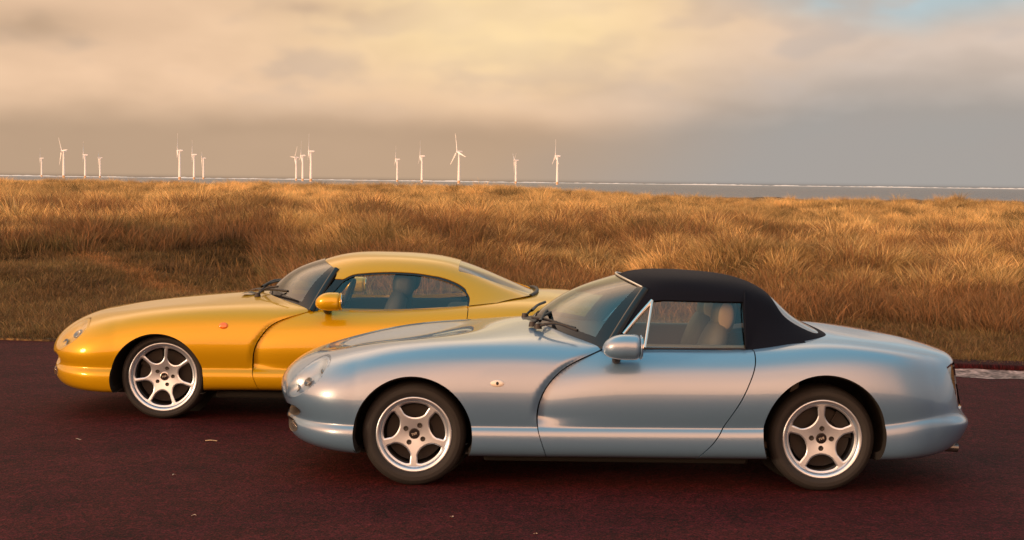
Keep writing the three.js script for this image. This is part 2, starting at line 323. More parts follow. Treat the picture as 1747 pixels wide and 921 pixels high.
  const disc = new THREE.LatheGeometry([[0.05, -0.105], [0.07, -0.095], [rim * 0.42, -0.095], [rim * 0.42, -0.088], [rim * 0.76, -0.088], [rim * 0.765, -0.094], [rim * 0.76, -0.112], [0.05, -0.115]].map(([r, z]) => new THREE.Vector2(r, z)), 64); disc.rotateX(Math.PI / 2);
  put('brake_disc', disc, mIron, w);
  const cal = new THREE.ExtrudeGeometry((() => { const s = new THREE.Shape(); s.absarc(0, 0, rim * 0.80, -0.5, 0.5); s.absarc(0, 0, rim * 0.5, 0.45, -0.45, true); return s; })(), { depth: 0.04, bevelEnabled: true, bevelSize: 0.004, bevelThickness: 0.004 }); cal.translate(0, 0, -0.118);
  cal.rotateZ(o.caliper ?? 0); put('brake_caliper', cal, mIron, w);
  const hubZ = -0.014 + o.dish(0.28);
  for (let k = 0; k < bolts; k++) {
    const a = boltStart + k * 2 * Math.PI / bolts, g = new THREE.LatheGeometry([[0, -0.002], [boltSize * 0.55, -0.002], [boltSize * 0.62, 0.001], [boltSize, 0.002], [boltSize * 1.08, -0.001], [boltSize * 1.08, -0.01]].map(([r, z]) => new THREE.Vector2(r, z)), 18); g.rotateX(Math.PI / 2);
    g.translate(Math.cos(a) * boltR, Math.sin(a) * boltR, hubZ + 0.004); put('wheel_nut', g, mBolt, w);
  }
  const ring = new THREE.LatheGeometry([[0, 0.004], [o.capR * 0.95, 0.003], [o.capR * 1.12, 0.002], [o.capR * 1.18, -0.001], [o.capR * 1.18, -0.012]].map(([r, z]) => new THREE.Vector2(r, z)), 32); ring.rotateX(Math.PI / 2); ring.translate(0, 0, hubZ);
  const cap = new THREE.CircleGeometry(o.capR, 32); cap.translate(0, 0, hubZ + 0.0052);
  put('centre_cap', ring, o.capRing ? mSatin : mBolt, w); put('badge', cap, mCap, w);
  // inner side of the wheel
  const back = new THREE.CylinderGeometry(rim * 0.55, rim * 0.55, 0.03, 32); back.rotateX(Math.PI / 2); back.translate(0, 0, -width * 0.75); put('hub', back, mIron, w);
  return w;
}
// near and far wheels of one axle
function axle(o, x, y, face, parent) {
  makeWheel({ ...o, parent }, [x, y, face]);
  const g = new THREE.Group(); g.name = 'wheel'; const src = parent.children.filter((c) => c.name === 'wheel').pop();
  const far = src.clone(); far.rotation.y = Math.PI; far.position.set(x, y, -face); parent.add(far);
}

// ---------------------------------------------------------------- pieces that both cars have
function seat(parent, x, z, high, m1, m2, headrest) {
  const s = new THREE.Group(); s.name = 'seat'; s.position.set(x, 0, z); parent.add(s);
  put('seat_cushion', box(0.50, 0.14, 0.48, 0.06, 0, 0.36, 0, 0, 0, 0.12), m1, s);
  const back = new THREE.SphereGeometry(1, 40, 28), p = back.attributes.position;
  for (let k = 0; k < p.count; k++) { let X = p.getX(k), Y = p.getY(k), Z = p.getZ(k); const pw = (v, e) => Math.sign(v) * Math.pow(Math.abs(v), e); p.setXYZ(k, pw(X, 0.8) * 0.075, pw(Y, 0.72) * 0.30, pw(Z, 0.62) * (0.235 - 0.05 * Math.max(0, Y))); }
  back.computeVertexNormals(); back.rotateZ(-0.30); back.translate(0.30, high - 0.33, 0); put('backrest', back, m1, s);
  const head = new THREE.SphereGeometry(1, 32, 24), q = head.attributes.position;
  for (let k = 0; k < q.count; k++) { const pw = (v, e) => Math.sign(v) * Math.pow(Math.abs(v), e); q.setXYZ(k, pw(q.getX(k), 0.75) * headrest[0], pw(q.getY(k), 0.75) * headrest[1], pw(q.getZ(k), 0.7) * headrest[2]); }
  head.computeVertexNormals(); head.rotateZ(-0.14); head.translate(0.405, high - 0.02, 0); put('headrest', head, m1, s);
  if (m2 !== m1) for (const sd of [1, -1]) { const pad = new THREE.SphereGeometry(1, 24, 16).scale(headrest[0] * 0.66, headrest[1] * 0.70, 0.016); pad.rotateZ(-0.08); pad.translate(0.405, high - 0.02, sd * headrest[2] * 0.99); put('headrest_pad', pad, m2, s); }
  return s;
}
function steering(parent, x, y, z) {
  const w = new THREE.Group(); w.name = 'steering_wheel'; w.position.set(x, y, z); w.rotation.z = -0.35; parent.add(w);
  const r = new THREE.TorusGeometry(0.17, 0.016, 12, 48); r.rotateY(Math.PI / 2); put('steering_rim', r, mDark, w);
  const hub = new THREE.CylinderGeometry(0.05, 0.06, 0.04, 24); hub.rotateZ(Math.PI / 2); put('steering_hub', hub, mDark, w);
  for (const a of [0.2, Math.PI - 0.2, -Math.PI / 2]) put('steering_spoke', tube([[0, 0, 0], [0, Math.sin(a) * 0.16, Math.cos(a) * 0.16]], 0.010, 4, 8), mSatin, w);
}
function mirrorPod(parent, x, y, z, L, hY, hZ, paint, side) {
  const g = new THREE.Group(); g.name = 'door_mirror'; g.position.set(x, y, z * side); parent.add(g);
  const shell = new THREE.SphereGeometry(1, 48, 32), p = shell.attributes.position;
  for (let k = 0; k < p.count; k++) {
    let X = p.getX(k), Y = p.getY(k), Z = p.getZ(k); const pw = (v, e) => Math.sign(v) * Math.pow(Math.abs(v), e);
    const taper = X > 0 ? 1 : 1 - 0.1 * X * X; const flat = X > 0 ? pw(X, 0.30) : pw(X, 0.9);
    p.setXYZ(k, flat * L * (X > 0 ? 0.42 : 0.62), pw(Y, 0.82) * hY * taper + (X < 0 ? -0.012 * X * X : 0), pw(Z, 0.85) * hZ * taper);
  }
  shell.computeVertexNormals(); put('mirror_shell', shell, paint, g);
  const glassM = new THREE.CylinderGeometry(1, 1, 0.004, 40); glassM.scale(hY * 0.86, 1, hZ * 0.86); glassM.rotateZ(Math.PI / 2); glassM.translate(L * 0.42 + 0.003, 0, 0); put('mirror_glass', glassM, mChrome, g);
  const bez = new THREE.TorusGeometry(1, 0.06, 10, 48); bez.scale(hZ * 0.92, hY * 0.92, 0.09); bez.rotateY(Math.PI / 2); bez.translate(L * 0.40, 0, 0); put('mirror_bezel', bez, paint, g);
  put('mirror_foot', tube([[-L * 0.18, -hY * 0.5, -0.02 * side], [-L * 0.22, -hY * 1.05, -0.07 * side], [-L * 0.20, -hY * 1.25, -0.16 * side]], 0.024, 10, 10), mBlack, g);
}
function wiper(parent, pts, blade) {
  const g = new THREE.Group(); g.name = 'wiper'; parent.add(g);
  put('wiper_arm', tube(pts, 0.008, 16, 6), mBlack, g); put('wiper_blade', tube(blade, 0.009, 20, 6), mBlack, g);
  const piv = new THREE.CylinderGeometry(0.018, 0.024, 0.03, 16); piv.translate(...pts[0]); put('wiper_pivot', piv, mBlack, g);
}
// recessed lamp or intake cut into the body: the bowl behind the hole
function bowl(s, centre, depth, radii) {
  const p = s.p.slice();
  for (let k = 0; k < p.length; k += 3) { const d = radii(p[k], p[k + 1], p[k + 2]), t = smooth(0, 1, clamp(d)); for (let c = 0; c < 3; c++) p[k + c] -= s.n[k + c] * depth * t + (c === 0 ? 0 : 0); }
  const b = { p, n: s.n, i: s.i, cuts: s.cuts }; normals(b); return b;
}
// ---------------------------------------------------------------- building one car
function makeCar(root, C) {
  const paint = C.paint, curveF = spline(C.doorFront.map((q) => q[1]), C.doorFront.map((q) => q[0])), curveR = spline(C.doorRear.map((q) => q[1]), C.doorRear.map((q) => q[0]));
  const slope = (f, y) => (f(y + 0.004) - f(y - 0.004)) / 0.008;
  const yTopF = C.doorFront[C.doorFront.length - 1][1];
  const dF = (x, y) => { const yy = Math.min(y, yTopF + 0.02); return (x - curveF(yy)) / Math.sqrt(1 + slope(curveF, yy) ** 2); };
  const dR = (x, y) => (curveR(clamp(y, 0.12, 0.86)) - x) / Math.sqrt(1 + slope(curveR, clamp(y, 0.12, 0.86)) ** 2);
  const roll = (x, y, z) => { if (z < 0.4 || x > 1.3 || x < 0.4) return 0; const d = dF(x, y), m = smooth(0.36, 0.46, y) * (1 - smooth(0.775, 0.81, y)), t = clamp((d + 0.034) / 0.034); return C.roll * m * t * t * (1 - smooth(0.03, 0.12, d)); };
  const base = bodySurface(C.body, roll);
  const scallop = (x, y, z) => { if (z < 0.3) return 0; const d = dF(x, y), m = smooth(0.34, 0.42, y) * (1 - 0.35 * smooth(0.66, 0.80, y)); return (C.scallop * m) * Math.exp(-Math.max(0, d - 0.012) / 0.13) * smooth(-0.3, -0.02, d) + 0; };
  const doorBase = bodySurface(C.body, scallop);
  const belt = (x) => C.beltY(x);
  const archF = (x, y, z) => z < 0.45 ? 1 : Math.hypot((x - C.archF[0]) / C.archF[2], (y - C.archF[1]) / C.archF[3]) * C.archF[2] - C.archF[2];
  const archR = (x, y, z) => z < 0.45 ? 1 : Math.hypot((x - C.archR[0]) / C.archR[2], (y - C.archR[1]) / C.archR[3]) * C.archR[2] - C.archR[2];
  const cock = (x, y, z) => y < 0.66 ? 1 : Math.max(z - C.cockpit.z, C.cockpit.x0(z) - x, x - C.cockpit.x1);
  const doorIn = (g) => (x, y, z) => Math.min(dF(x, y) + g, dR(x, y) + g, belt(x) + g * 0.6 - y, z - 0.5);
  let body = clip(base, cock);
  const wellEdge = (s) => s;
  body = clip(clip(body, archF), archR);
  // holes of lamps and intakes
  for (const h of C.holes) body = clip(body, (x, y, z) => -h.f(x, y, z));
  const gapHole = doorIn(0.0);
  body = clip(body, (x, y, z) => -gapHole(x, y, z));
  const nearArch = (x, y, z) => Math.min(Math.abs(archF(x, y, z)), Math.abs(archR(x, y, z))) < 0.004;
  const lips = flange(body, 0.03, (x, y, z) => z > 0.25 && x < C.tailFrom && !nearArch(x, y, z)), archLip = flange(body, 0.045, nearArch);
  put('arch_lining', both(geo(archLip)), mWell, root);
  put('body', both(geo(body, lips)), paint, root);
  // doors
  let door = clip(clip(clip(doorBase, archF), archR), cock);
  door = clip(door, (x, y, z) => Math.min(dF(x, y) - C.doorGap * smooth(0.30, 0.42, y) - 0.004, dR(x, y) - 0.006, belt(x) - 0.003 - y, z - 0.5));
  const dg = geo(door, flange(door, 0.03));
  put('door', dg, paint, root); put('door', mirrored(dg), paint, root);
  // dark lining behind gaps and arches
  const lining = offset(clip(base, cock), -0.06); 
  let inner = clip(clip(lining, (x, y, z) => archF(x, y, z) - 0.015), (x, y, z) => archR(x, y, z) - 0.015);
  inner = clip(inner, (x, y, z) => Math.min(y - 0.235, x + 0.5, C.body.xR + 0.75 - x));
  put('inner_structure', both(geo(inner)), mWell, root);
  for (const [cx, cy, rx, ry] of [C.archF, C.archR]) for (const sd of [1, -1]) {
    const w = surface(28, 1, (u, v) => { const a = lerp(-0.55, Math.PI + 0.55, u); return [cx + Math.cos(a) * (rx + 0.012), Math.max(0.19, cy + Math.sin(a) * (ry + 0.012)), (v ? 0.35 : C.wellOut) * sd]; });
    const back = new THREE.CircleGeometry(rx + 0.014, 32); back.translate(cx, cy, 0.36 * sd); const wg = geo(w);
    put('wheel_well', join([wg, back]), mWell, root);
  }
  { const m0 = C.archF[0] + C.archF[2] + 0.06, m1 = C.archR[0] - C.archR[2] - 0.06; put('underside', join([box(C.under[1] - C.under[0], 0.05, 1.04, 0.02, (C.under[0] + C.under[1]) / 2, C.under[2], 0), box(m1 - m0, 0.046, 1.5, 0.02, (m0 + m1) / 2, C.under[2], 0)]), mWell, root); }
  // lamps and intakes: floor of the hole, then its fittings
  for (const h of C.holes) {
    let s = base; if (h.sidewall !== false) s = clip(base, (x, y, z) => h.f(x, y, z) + 0.004);
    const b = bowl(s, null, h.depth, (x, y, z) => h.f(x, y, z) / h.fall), g = geo(b);
    put(h.name, g, h.material ?? paint, root); put(h.name, mirrored(g), h.material ?? paint, root);
    if (h.cover) { const c = offset(clip(base, h.f), -0.001), cg = geo(c); put(h.coverName, cg, h.cover, root); put(h.coverName, mirrored(cg), h.cover, root); }
  }
  return { base, dF, dR, belt };
}
// where the body's surface lies at (x, y) of the side
function onSide(base, x, y) {
  let best = null, bd = 1e9;
  for (let k = 0; k < base.p.length; k += 3) { if (base.p[k + 2] < 0.2) continue; const d = (base.p[k] - x) ** 2 + (base.p[k + 1] - y) ** 2; if (d < bd) { bd = d; best = k; } }
  return { p: base.p.slice(best, best + 3), n: [...base.n.slice(best, best + 3)] };
}
function orient(g, n) { const q = new THREE.Quaternion().setFromUnitVectors(new THREE.Vector3(0, 0, 1), new THREE.Vector3(...n).normalize()); g.applyQuaternion(q); return g; }
// a sheet between two curves (z from the middle outwards), bowed
function paneSurface(bottom, top, bow, nu = 40, nv = 24) {
  return surface(nu, nv, (u, v) => { const a = bottom(v), b = top(v), k = Math.sin(Math.PI * u) * bow * (1 - 0.9 * v ** 5); return [lerp(a[0], b[0], u) - k * 0.75, lerp(a[1], b[1], u) + k * 0.65, lerp(a[2], b[2], u)]; }, { mirrorStart: true });
}

// ================================================================ the silver blue convertible
const blueCar = thing('convertible_car', 'silver blue two seat convertible with raised black fabric roof, nearest the viewer', 'car', [-0.536, 0, -9.77]);
{
  const root = blueCar, xs = [-0.33, 0, 0.35, 0.7, 1.05, 1.5, 1.9, 2.3, 2.65, 2.9];
  const R = (xn, yn, xt, yt, y, z, more) => ({ xn, yn, xt, yt, y, z, ...more });
  const z5 = [0.875, 0.905, 0.905, 0.90, 0.90, 0.90, 0.905, 0.92, 0.91, 0.875];
  const rails = [
    R(-0.60, 0.165, 3.060, 0.20, 0.165, 0),
    R(-0.60, 0.165, 3.060, 0.20, 0.165, 0.55),
    R(-0.66, 0.165, 3.060, 0.20, [0.160, 0.162, 0.162, 0.162, 0.165, 0.165, 0.168, 0.17, 0.175, 0.185], 0.82),
    R(-0.77, 0.20, 3.170, 0.225, 0.205, z5.map((v) => v - 0.012)),
    R(-0.80, 0.265, 3.220, 0.285, [0.27, 0.275, 0.28, 0.28, 0.28, 0.28, 0.285, 0.295, 0.305, 0.315], z5.map((v) => v + 0.004)),
    R(-0.805, 0.315, 3.250, 0.345, [0.322, 0.328, 0.33, 0.33, 0.332, 0.335, 0.340, 0.352, 0.37, 0.395], z5),
    R(-0.785, 0.335, 3.225, 0.375, [0.340, 0.346, 0.348, 0.348, 0.35, 0.353, 0.358, 0.372, 0.392, 0.418], z5.map((v) => v - 0.022)),
    R(-0.79, 0.36, 3.205, 0.40, [0.362, 0.368, 0.37, 0.37, 0.372, 0.375, 0.38, 0.395, 0.415, 0.44], z5.map((v) => v - 0.014)),
    R(-0.83, 0.43, 3.190, 0.47, [0.45, 0.465, 0.47, 0.47, 0.47, 0.47, 0.475, 0.49, 0.50, 0.505], [0.872, 0.910, 0.916, 0.911, 0.912, 0.917, 0.928, 0.942, 0.920, 0.874]),
    R(-0.845, 0.505, 3.175, 0.56, [0.54, 0.575, 0.58, 0.58, 0.58, 0.58, 0.585, 0.605, 0.60, 0.585], [0.862, 0.906, 0.913, 0.907, 0.910, 0.915, 0.927, 0.942, 0.918, 0.866]),
    R(-0.815, 0.575, 3.165, 0.64, [0.625, 0.672, 0.68, 0.68, 0.672, 0.67, 0.68, 0.71, 0.70, 0.665], [0.832, 0.875, 0.888, 0.884, 0.888, 0.892, 0.902, 0.914, 0.888, 0.833]),
    R(-0.745, 0.635, 3.160, 0.695, [0.69, 0.742, 0.76, 0.757, 0.742, 0.738, 0.752, 0.79, 0.775, 0.73], [0.79, 0.835, 0.85, 0.85, 0.852, 0.855, 0.86, 0.868, 0.845, 0.79]),
    R(-0.67, 0.672, 3.150, 0.715, [0.73, 0.782, 0.803, 0.80, 0.785, 0.78, 0.788, 0.822, 0.800, 0.762], [0.70, 0.745, 0.765, 0.77, 0.78, 0.785, 0.785, 0.785, 0.755, 0.70]),
    R(-0.60, 0.69, 3.135, 0.732, [0.752, 0.803, 0.825, 0.83, 0.81, 0.80, 0.80, 0.836, 0.816, 0.778], [0.58, 0.62, 0.65, 0.67, 0.69, 0.70, 0.70, 0.66, 0.62, 0.56]),
    R(-0.52, 0.70, 3.095, 0.745, [0.752, 0.80, 0.84, 0.86, 0.83, 0.80, 0.80, 0.842, 0.822, 0.788], [0.42, 0.44, 0.46, 0.47, 0.48, 0.48, 0.48, 0.46, 0.43, 0.38]),
    R(-0.46, 0.70, 3.045, 0.762, [0.725, 0.768, 0.838, 0.882, 0.85, 0.80, 0.80, 0.846, 0.825, 0.795], [0.22, 0.22, 0.23, 0.24, 0.24, 0.24, 0.24, 0.23, 0.21, 0.19]),
    R(-0.42, 0.70, 3.000, 0.772, [0.712, 0.755, 0.838, 0.89, 0.86, 0.80, 0.80, 0.847, 0.826, 0.798], 0),
  ];
  const body = { xs, rails, xR: 2.05, nu: 300, spans: [3, 4, 8, 9, 9, 10, 8, 10, 12, 12, 12, 12, 10, 8, 8, 6], ln: 0.56, pn: 2.25, lt: 0.52, pt: 2.5 };
  const rot = (cx, cy, ang, a, b, zmin) => (x, y, z) => { if (z < zmin) return -0.2; const dx = x - cx, dy = y - cy, u = dx * Math.cos(ang) + dy * Math.sin(ang), v = -dx * Math.sin(ang) + dy * Math.cos(ang); return (1 - Math.hypot(u / a, v / b)) * Math.min(a, b); };
  const car = makeCar(root, {
    paint: paintBlue, body, scallop: 0.046, doorGap: 0.005, roll: 0.022,
    doorFront: [[0.745, 0.14], [0.735, 0.189], [0.699, 0.301], [0.681, 0.402], [0.702, 0.516], [0.775, 0.631], [0.895, 0.718], [1.06, 0.786]],
    doorRear: [[1.56, 0.14], [1.598, 0.199], [1.657, 0.265], [1.733, 0.384], [1.802, 0.498], [1.857, 0.613], [1.893, 0.722], [1.897, 0.80]],
    beltY: (x) => lerp(0.782, 0.792, clamp((x - 1.05) / 0.85)),
    archF: [-0.005, 0.290, 0.333, 0.336], archR: [2.278, 0.325, 0.340, 0.342], wellOut: 0.84,
    cockpit: { z: 0.71, x0: (z) => 0.74 + 0.40 * (z / 0.78) ** 2, x1: 2.2 }, tailFrom: 2.98, under: [-0.42, 2.7, 0.160],
    holes: [
      { name: 'headlight_bowl', f: rot(-0.625, 0.575, 0.72, 0.165, 0.052, 0.28), depth: 0.045, fall: 0.03, material: paintBlue, coverName: 'headlight_cover', cover: mClear },
      { name: 'intake', f: rot(-0.735, 0.375, 0.15, 0.075, 0.036, 0.12), depth: 0.09, fall: 0.03, material: mBlack },  // bowl coloured black, standing in for the shade inside the hole
      { name: 'indicator_recess', f: rot(-0.74, 0.285, 0.1, 0.062, 0.040, 0.12), depth: 0.04, fall: 0.02, material: mBlack },
      { name: 'tail_light', f: (() => { const q = inPolygon([[3.012, 0.69], [3.05, 0.70], [3.30, 0.70], [3.30, 0.445], [3.095, 0.445], [3.06, 0.56]]); return (x, y, z) => z < 0.35 ? -0.1 : q(x, y); })(), depth: 0.012, fall: 0.01, material: mRed },
    ],
  });
  // lamps inside the headlight covers
  for (const [x, y, r] of [[-0.525, 0.650, 0.030], [-0.635, 0.575, 0.026], [-0.71, 0.515, 0.024]]) {
    const { p, n } = onSide(car.base, x, y);
    for (const sd of [1, -1]) {
      const g = orient(new THREE.LatheGeometry([[0, -0.02], [r * 0.55, -0.012], [r * 0.86, 0.004], [r, 0.008], [r * 1.1, 0.0]].map(([a, b]) => new THREE.Vector2(a, b)), 28).rotateX(Math.PI / 2), n);
      g.translate(p[0] - n[0] * 0.032, p[1] - n[1] * 0.032, p[2] - n[2] * 0.032);
      put('headlamp', sd > 0 ? g : mirrored(strip(g)), x > -0.6 ? mGloss : mLamp, root);
    }
  }
  { const { p, n } = onSide(car.base, -0.735, 0.282); for (const sd of [1, -1]) { const g = orient(new THREE.SphereGeometry(0.030, 24, 16).scale(1, 1, 0.6), n); g.translate(p[0] - n[0] * 0.022, p[1] - n[1] * 0.022, p[2] - n[2] * 0.022); put('front_indicator', sd > 0 ? g : mirrored(strip(g)), mClear, root); } }
  { const { p, n } = onSide(car.base, 0.465, 0.592); for (const sd of [1, -1]) {
    const a = orient(new THREE.SphereGeometry(1, 28, 16).scale(0.038, 0.019, 0.010), n), b = orient(new THREE.SphereGeometry(1, 20, 12).scale(0.012, 0.012, 0.014), n);
    for (const g of [a, b]) g.translate(p[0], p[1], p[2]);
    const h = put('side_repeater', sd > 0 ? a : mirrored(strip(a)), M({ color: rgb(0.75, 0.70, 0.62), roughness: 0.1, clearcoat: 1 }), root); put('repeater_bulb', sd > 0 ? b : mirrored(strip(b)), mBlack, h); } }
  // cabin: soft top
  const cabin = flip(cabinSurface([
    [[1.175, 1.150, 0], [1.25, 1.172, 0], [1.42, 1.186, 0], [1.66, 1.180, 0], [1.90, 1.148, 0], [2.07, 1.066, 0], [2.21, 0.940, 0], [2.435, 0.828, 0]],
    [[1.190, 1.148, 0.24], [1.26, 1.170, 0.24], [1.42, 1.183, 0.24], [1.66, 1.176, 0.24], [1.895, 1.144, 0.24], [2.06, 1.063, 0.24], [2.20, 0.940, 0.23], [2.43, 0.828, 0.20]],
    [[1.235, 1.135, 0.42], [1.29, 1.157, 0.42], [1.43, 1.172, 0.43], [1.66, 1.165, 0.43], [1.885, 1.132, 0.43], [2.05, 1.055, 0.42], [2.185, 0.940, 0.40], [2.42, 0.827, 0.38]],
    [[1.285, 1.105, 0.54], [1.33, 1.130, 0.54], [1.44, 1.150, 0.545], [1.66, 1.138, 0.545], [1.87, 1.100, 0.54], [2.01, 1.040, 0.53], [2.14, 0.937, 0.52], [2.39, 0.823, 0.51]],
    [[1.255, 1.050, 0.605], [1.33, 1.075, 0.605], [1.45, 1.080, 0.61], [1.65, 1.072, 0.61], [1.82, 1.045, 0.605], [1.95, 0.99, 0.60], [2.08, 0.915, 0.595], [2.31, 0.815, 0.62]],
    [[1.16, 0.93, 0.685], [1.27, 0.94, 0.685], [1.42, 0.945, 0.685], [1.62, 0.945, 0.685], [1.79, 0.93, 0.685], [1.90, 0.90, 0.685], [2.03, 0.862, 0.68], [2.18, 0.808, 0.695]],
    [[1.045, 0.785, 0.765], [1.18, 0.785, 0.768], [1.36, 0.785, 0.768], [1.56, 0.787, 0.768], [1.74, 0.79, 0.768], [1.83, 0.79, 0.765], [1.94, 0.785, 0.765], [2.06, 0.795, 0.755]],
  ], 140, [8, 8, 10, 14, 14, 16]));
  const wPoly = [[1.10, 0.70], [1.115, 0.80], [1.330, 1.043], [1.40, 1.050], [1.855, 1.043], [1.850, 0.70]], win = inPolygon(wPoly), rearPoly = inPolygon(roundOff([[2.045, 1.062], [2.085, 1.058], [2.32, 0.905], [2.335, 0.885], [2.285, 0.885], [2.20, 0.915], [2.10, 0.985]]));
  const rearWin = (x, y, z) => Math.min(x - 2.035, 0.43 - z + 0.0, x < 2.3 ? 1 : 2.335 - x);
  const rearK = (x, y, z) => { const u = (x - 2.185) / 0.15, v = z / 0.52; return (1 - Math.pow(Math.pow(Math.abs(u), 5) + Math.pow(Math.abs(v), 5), 0.2)) * 0.15; };
  let top = clip(clip(cabin, (x, y, z) => z > 0.45 ? -win(x, y) : 1), (x, y, z) => -rearK(x, y, z));
  const topG = both(geo(top, flange(top, 0.02, (x, y, z) => true), flip(offset(top, -0.012))));
  const soft = put('soft_top', topG, mRoof, root); soft.userData.label = 'black fabric convertible roof, raised';
  put('rear_window', both(geo(offset(clip(cabin, rearK), -0.004))), mVinyl, root);
  const sideGlass = offset(clip(cabin, (x, y, z) => z > 0.45 ? win(x, y) : -1), -0.010), sgG = geo(sideGlass);
  put('side_window', sgG, mGlass, root); put('side_window', mirrored(sgG), mGlass, root);
  // bright frame of the quarter light
  for (const sd of [1, -1]) {
    const L = (x, y) => { const t = clamp((y - 0.785) / (1.045 - 0.785)); return [x, y, sd * lerp(0.770, 0.618, t) + sd * 0.004]; };
    put('quarterlight_frame', join([tube([L(1.165, 0.862), L(1.25, 0.958), L(1.333, 1.046)], 0.0105, 12, 8), tube([L(1.285, 0.79), L(1.31, 0.92), L(1.334, 1.044)], 0.0095, 12, 8)]), mChrome, root);
    put('window_trim', tube([L(1.10, 0.788), L(1.4, 0.787), L(1.846, 0.792)], 0.006, 12, 6), mBlack, root);
    put('seam', tube([[1.853, 0.80, sd * 0.765], [1.857, 0.93, sd * 0.695], [1.860, 1.04, sd * 0.62], [1.872, 1.10, sd * 0.53]], 0.005, 12, 6), mRoof, root);
  }
  // windscreen, its dark surround and header
  const bot = (v) => { const z = 0.775 * v; return [0.655 + 0.405 * Math.pow(v, 2.0), 0.885 - 0.10 * Math.pow(v, 1.9), z]; }, tp = (v) => [1.172 + 0.115 * Math.pow(v, 2.2), 1.152 - 0.045 * Math.pow(v, 2.4), 0.545 * v];
  const ws = paneSurface(bot, tp, 0.045);
  put('windscreen', both(geo(ws)), mScreen, root);
  const frame = surface(40, 8, (u, v) => { const w = lerp(0.915, 1.0, v), a = bot(w), b = tp(w), k = Math.sin(Math.PI * u) * 0.045 * (1 - 0.9 * w ** 5); return [lerp(a[0], b[0], u) - k * 0.75 - 0.004, lerp(a[1], b[1], u) + k * 0.65 + 0.004, lerp(a[2], b[2], u) + 0.002]; });
  const sill = surface(6, 40, (u, v) => { const a = bot(v), b = tp(v), w = u * 0.10, k = Math.sin(Math.PI * w) * 0.045 * (1 - 0.9 * v ** 5); return [lerp(a[0], b[0], w) - k * 0.75 - 0.003, lerp(a[1], b[1], w) + k * 0.65 + 0.003, lerp(a[2], b[2], w)]; }, { mirrorStart: true });
  const pillar = tube([0, 0.25, 0.5, 0.75, 1].map((u) => { const a = bot(1), b = tp(1), k = Math.sin(Math.PI * u) * 0.0045; return [lerp(a[0], b[0], u) - k * 0.75 + 0.014, lerp(a[1], b[1], u) + k * 0.65 - 0.006, lerp(a[2], b[2], u) + 0.006]; }), 0.026, 24, 10);
  put('windscreen_frame', both(join([geo(frame, sill), pillar])), mGloss, root);
  put('header_trim', tube([-1, -0.75, -0.5, -0.25, 0, 0.25, 0.5, 0.75, 1].map((v) => { const q = tp(Math.abs(v)); return [q[0] - 0.004, q[1] + 0.008, q[2] * Math.sign(v)]; }), 0.006, 40, 8), mSatin, root);
  put('cowl_panel', both(geo(surface(6, 40, (u, v) => { const a = bot(v); return [a[0] - 0.05 * (1 - u) * (1 - v * 0.6) + 0.005, a[1] + 0.010 - 0.012 * (1 - u), a[2]]; }, { mirrorStart: true }))), mBlack, root);
  wiper(root, [[0.66, 0.885, 0.42], [0.72, 0.925, 0.36], [0.80, 0.945, 0.12]], [[0.70, 0.915, 0.56], [0.73, 0.94, 0.30], [0.76, 0.945, 0.05]]);
  wiper(root, [[0.69, 0.88, 0.50], [0.78, 0.905, 0.58], [0.90, 0.885, 0.66]], [[0.66, 0.915, 0.34], [0.76, 0.915, 0.52], [0.91, 0.875, 0.69]]);
  wiper(root, [[0.62, 0.89, -0.1], [0.68, 0.935, -0.2], [0.74, 0.95, -0.4]], [[0.66, 0.93, 0.0], [0.70, 0.945, -0.25], [0.75, 0.945, -0.5]]);
  for (const sd of [1, -1]) mirrorPod(root, 1.165, 0.812, 0.955, 0.205, 0.070, 0.085, paintBlue, sd);
  // inside
  seat(root, 1.37, 0.36, 0.97, mSeat, mTan, [0.068, 0.115, 0.12]); seat(root, 1.37, -0.36, 0.97, mSeat, mTan, [0.068, 0.115, 0.12]);
  put('dashboard', box(0.34, 0.16, 1.36, 0.06, 1.02, 0.74, 0), mDark, root);
  put('cabin_tub', join([box(1.3, 0.04, 1.4, 0.01, 1.5, 0.24, 0), box(0.05, 0.52, 1.4, 0.01, 2.14, 0.55, 0), box(0.9, 0.38, 0.22, 0.05, 1.5, 0.40, 0)]), mCarpet, root);
  for (const sd of [1, -1]) put('door_lining', box(0.95, 0.56, 0.05, 0.02, 1.42, 0.525, 0.70 * sd), mSeat, root);
  steering(root, 1.20, 0.77, -0.36);
  // tail: exhaust and over-rider
  for (const sd of [1, -1]) { const g = new THREE.CylinderGeometry(0.026, 0.026, 0.20, 24, 1, true).rotateZ(Math.PI / 2 - 0.05); g.translate(3.02, 0.215, 0.52 * sd); put('exhaust_pipe', g, mLamp, root); }
  const fw = { R: 0.292, rim: 0.208, spokes: 5, start: -Math.PI / 2 - 0.01, half: 0.0185, halfOuter: 0.0225, inner: 0.080, bolts: 4, boltStart: 1.02, boltR: 0.056, boltSize: 0.0135, width: 0.19, capR: 0.026, dish: (r) => -0.014 * Math.max(0, 1 - r) ** 1.4 - 0.004, caliper: 0.2 };
  axle(fw, 0, 0.290, 0.80, root);
  axle({ ...fw, R: 0.297, rim: 0.218, start: Math.PI / 2 + 0.02, boltStart: Math.PI / 2 - 0.03, width: 0.21, caliper: 0.5 }, 2.282, 0.295, 0.81, root);
}
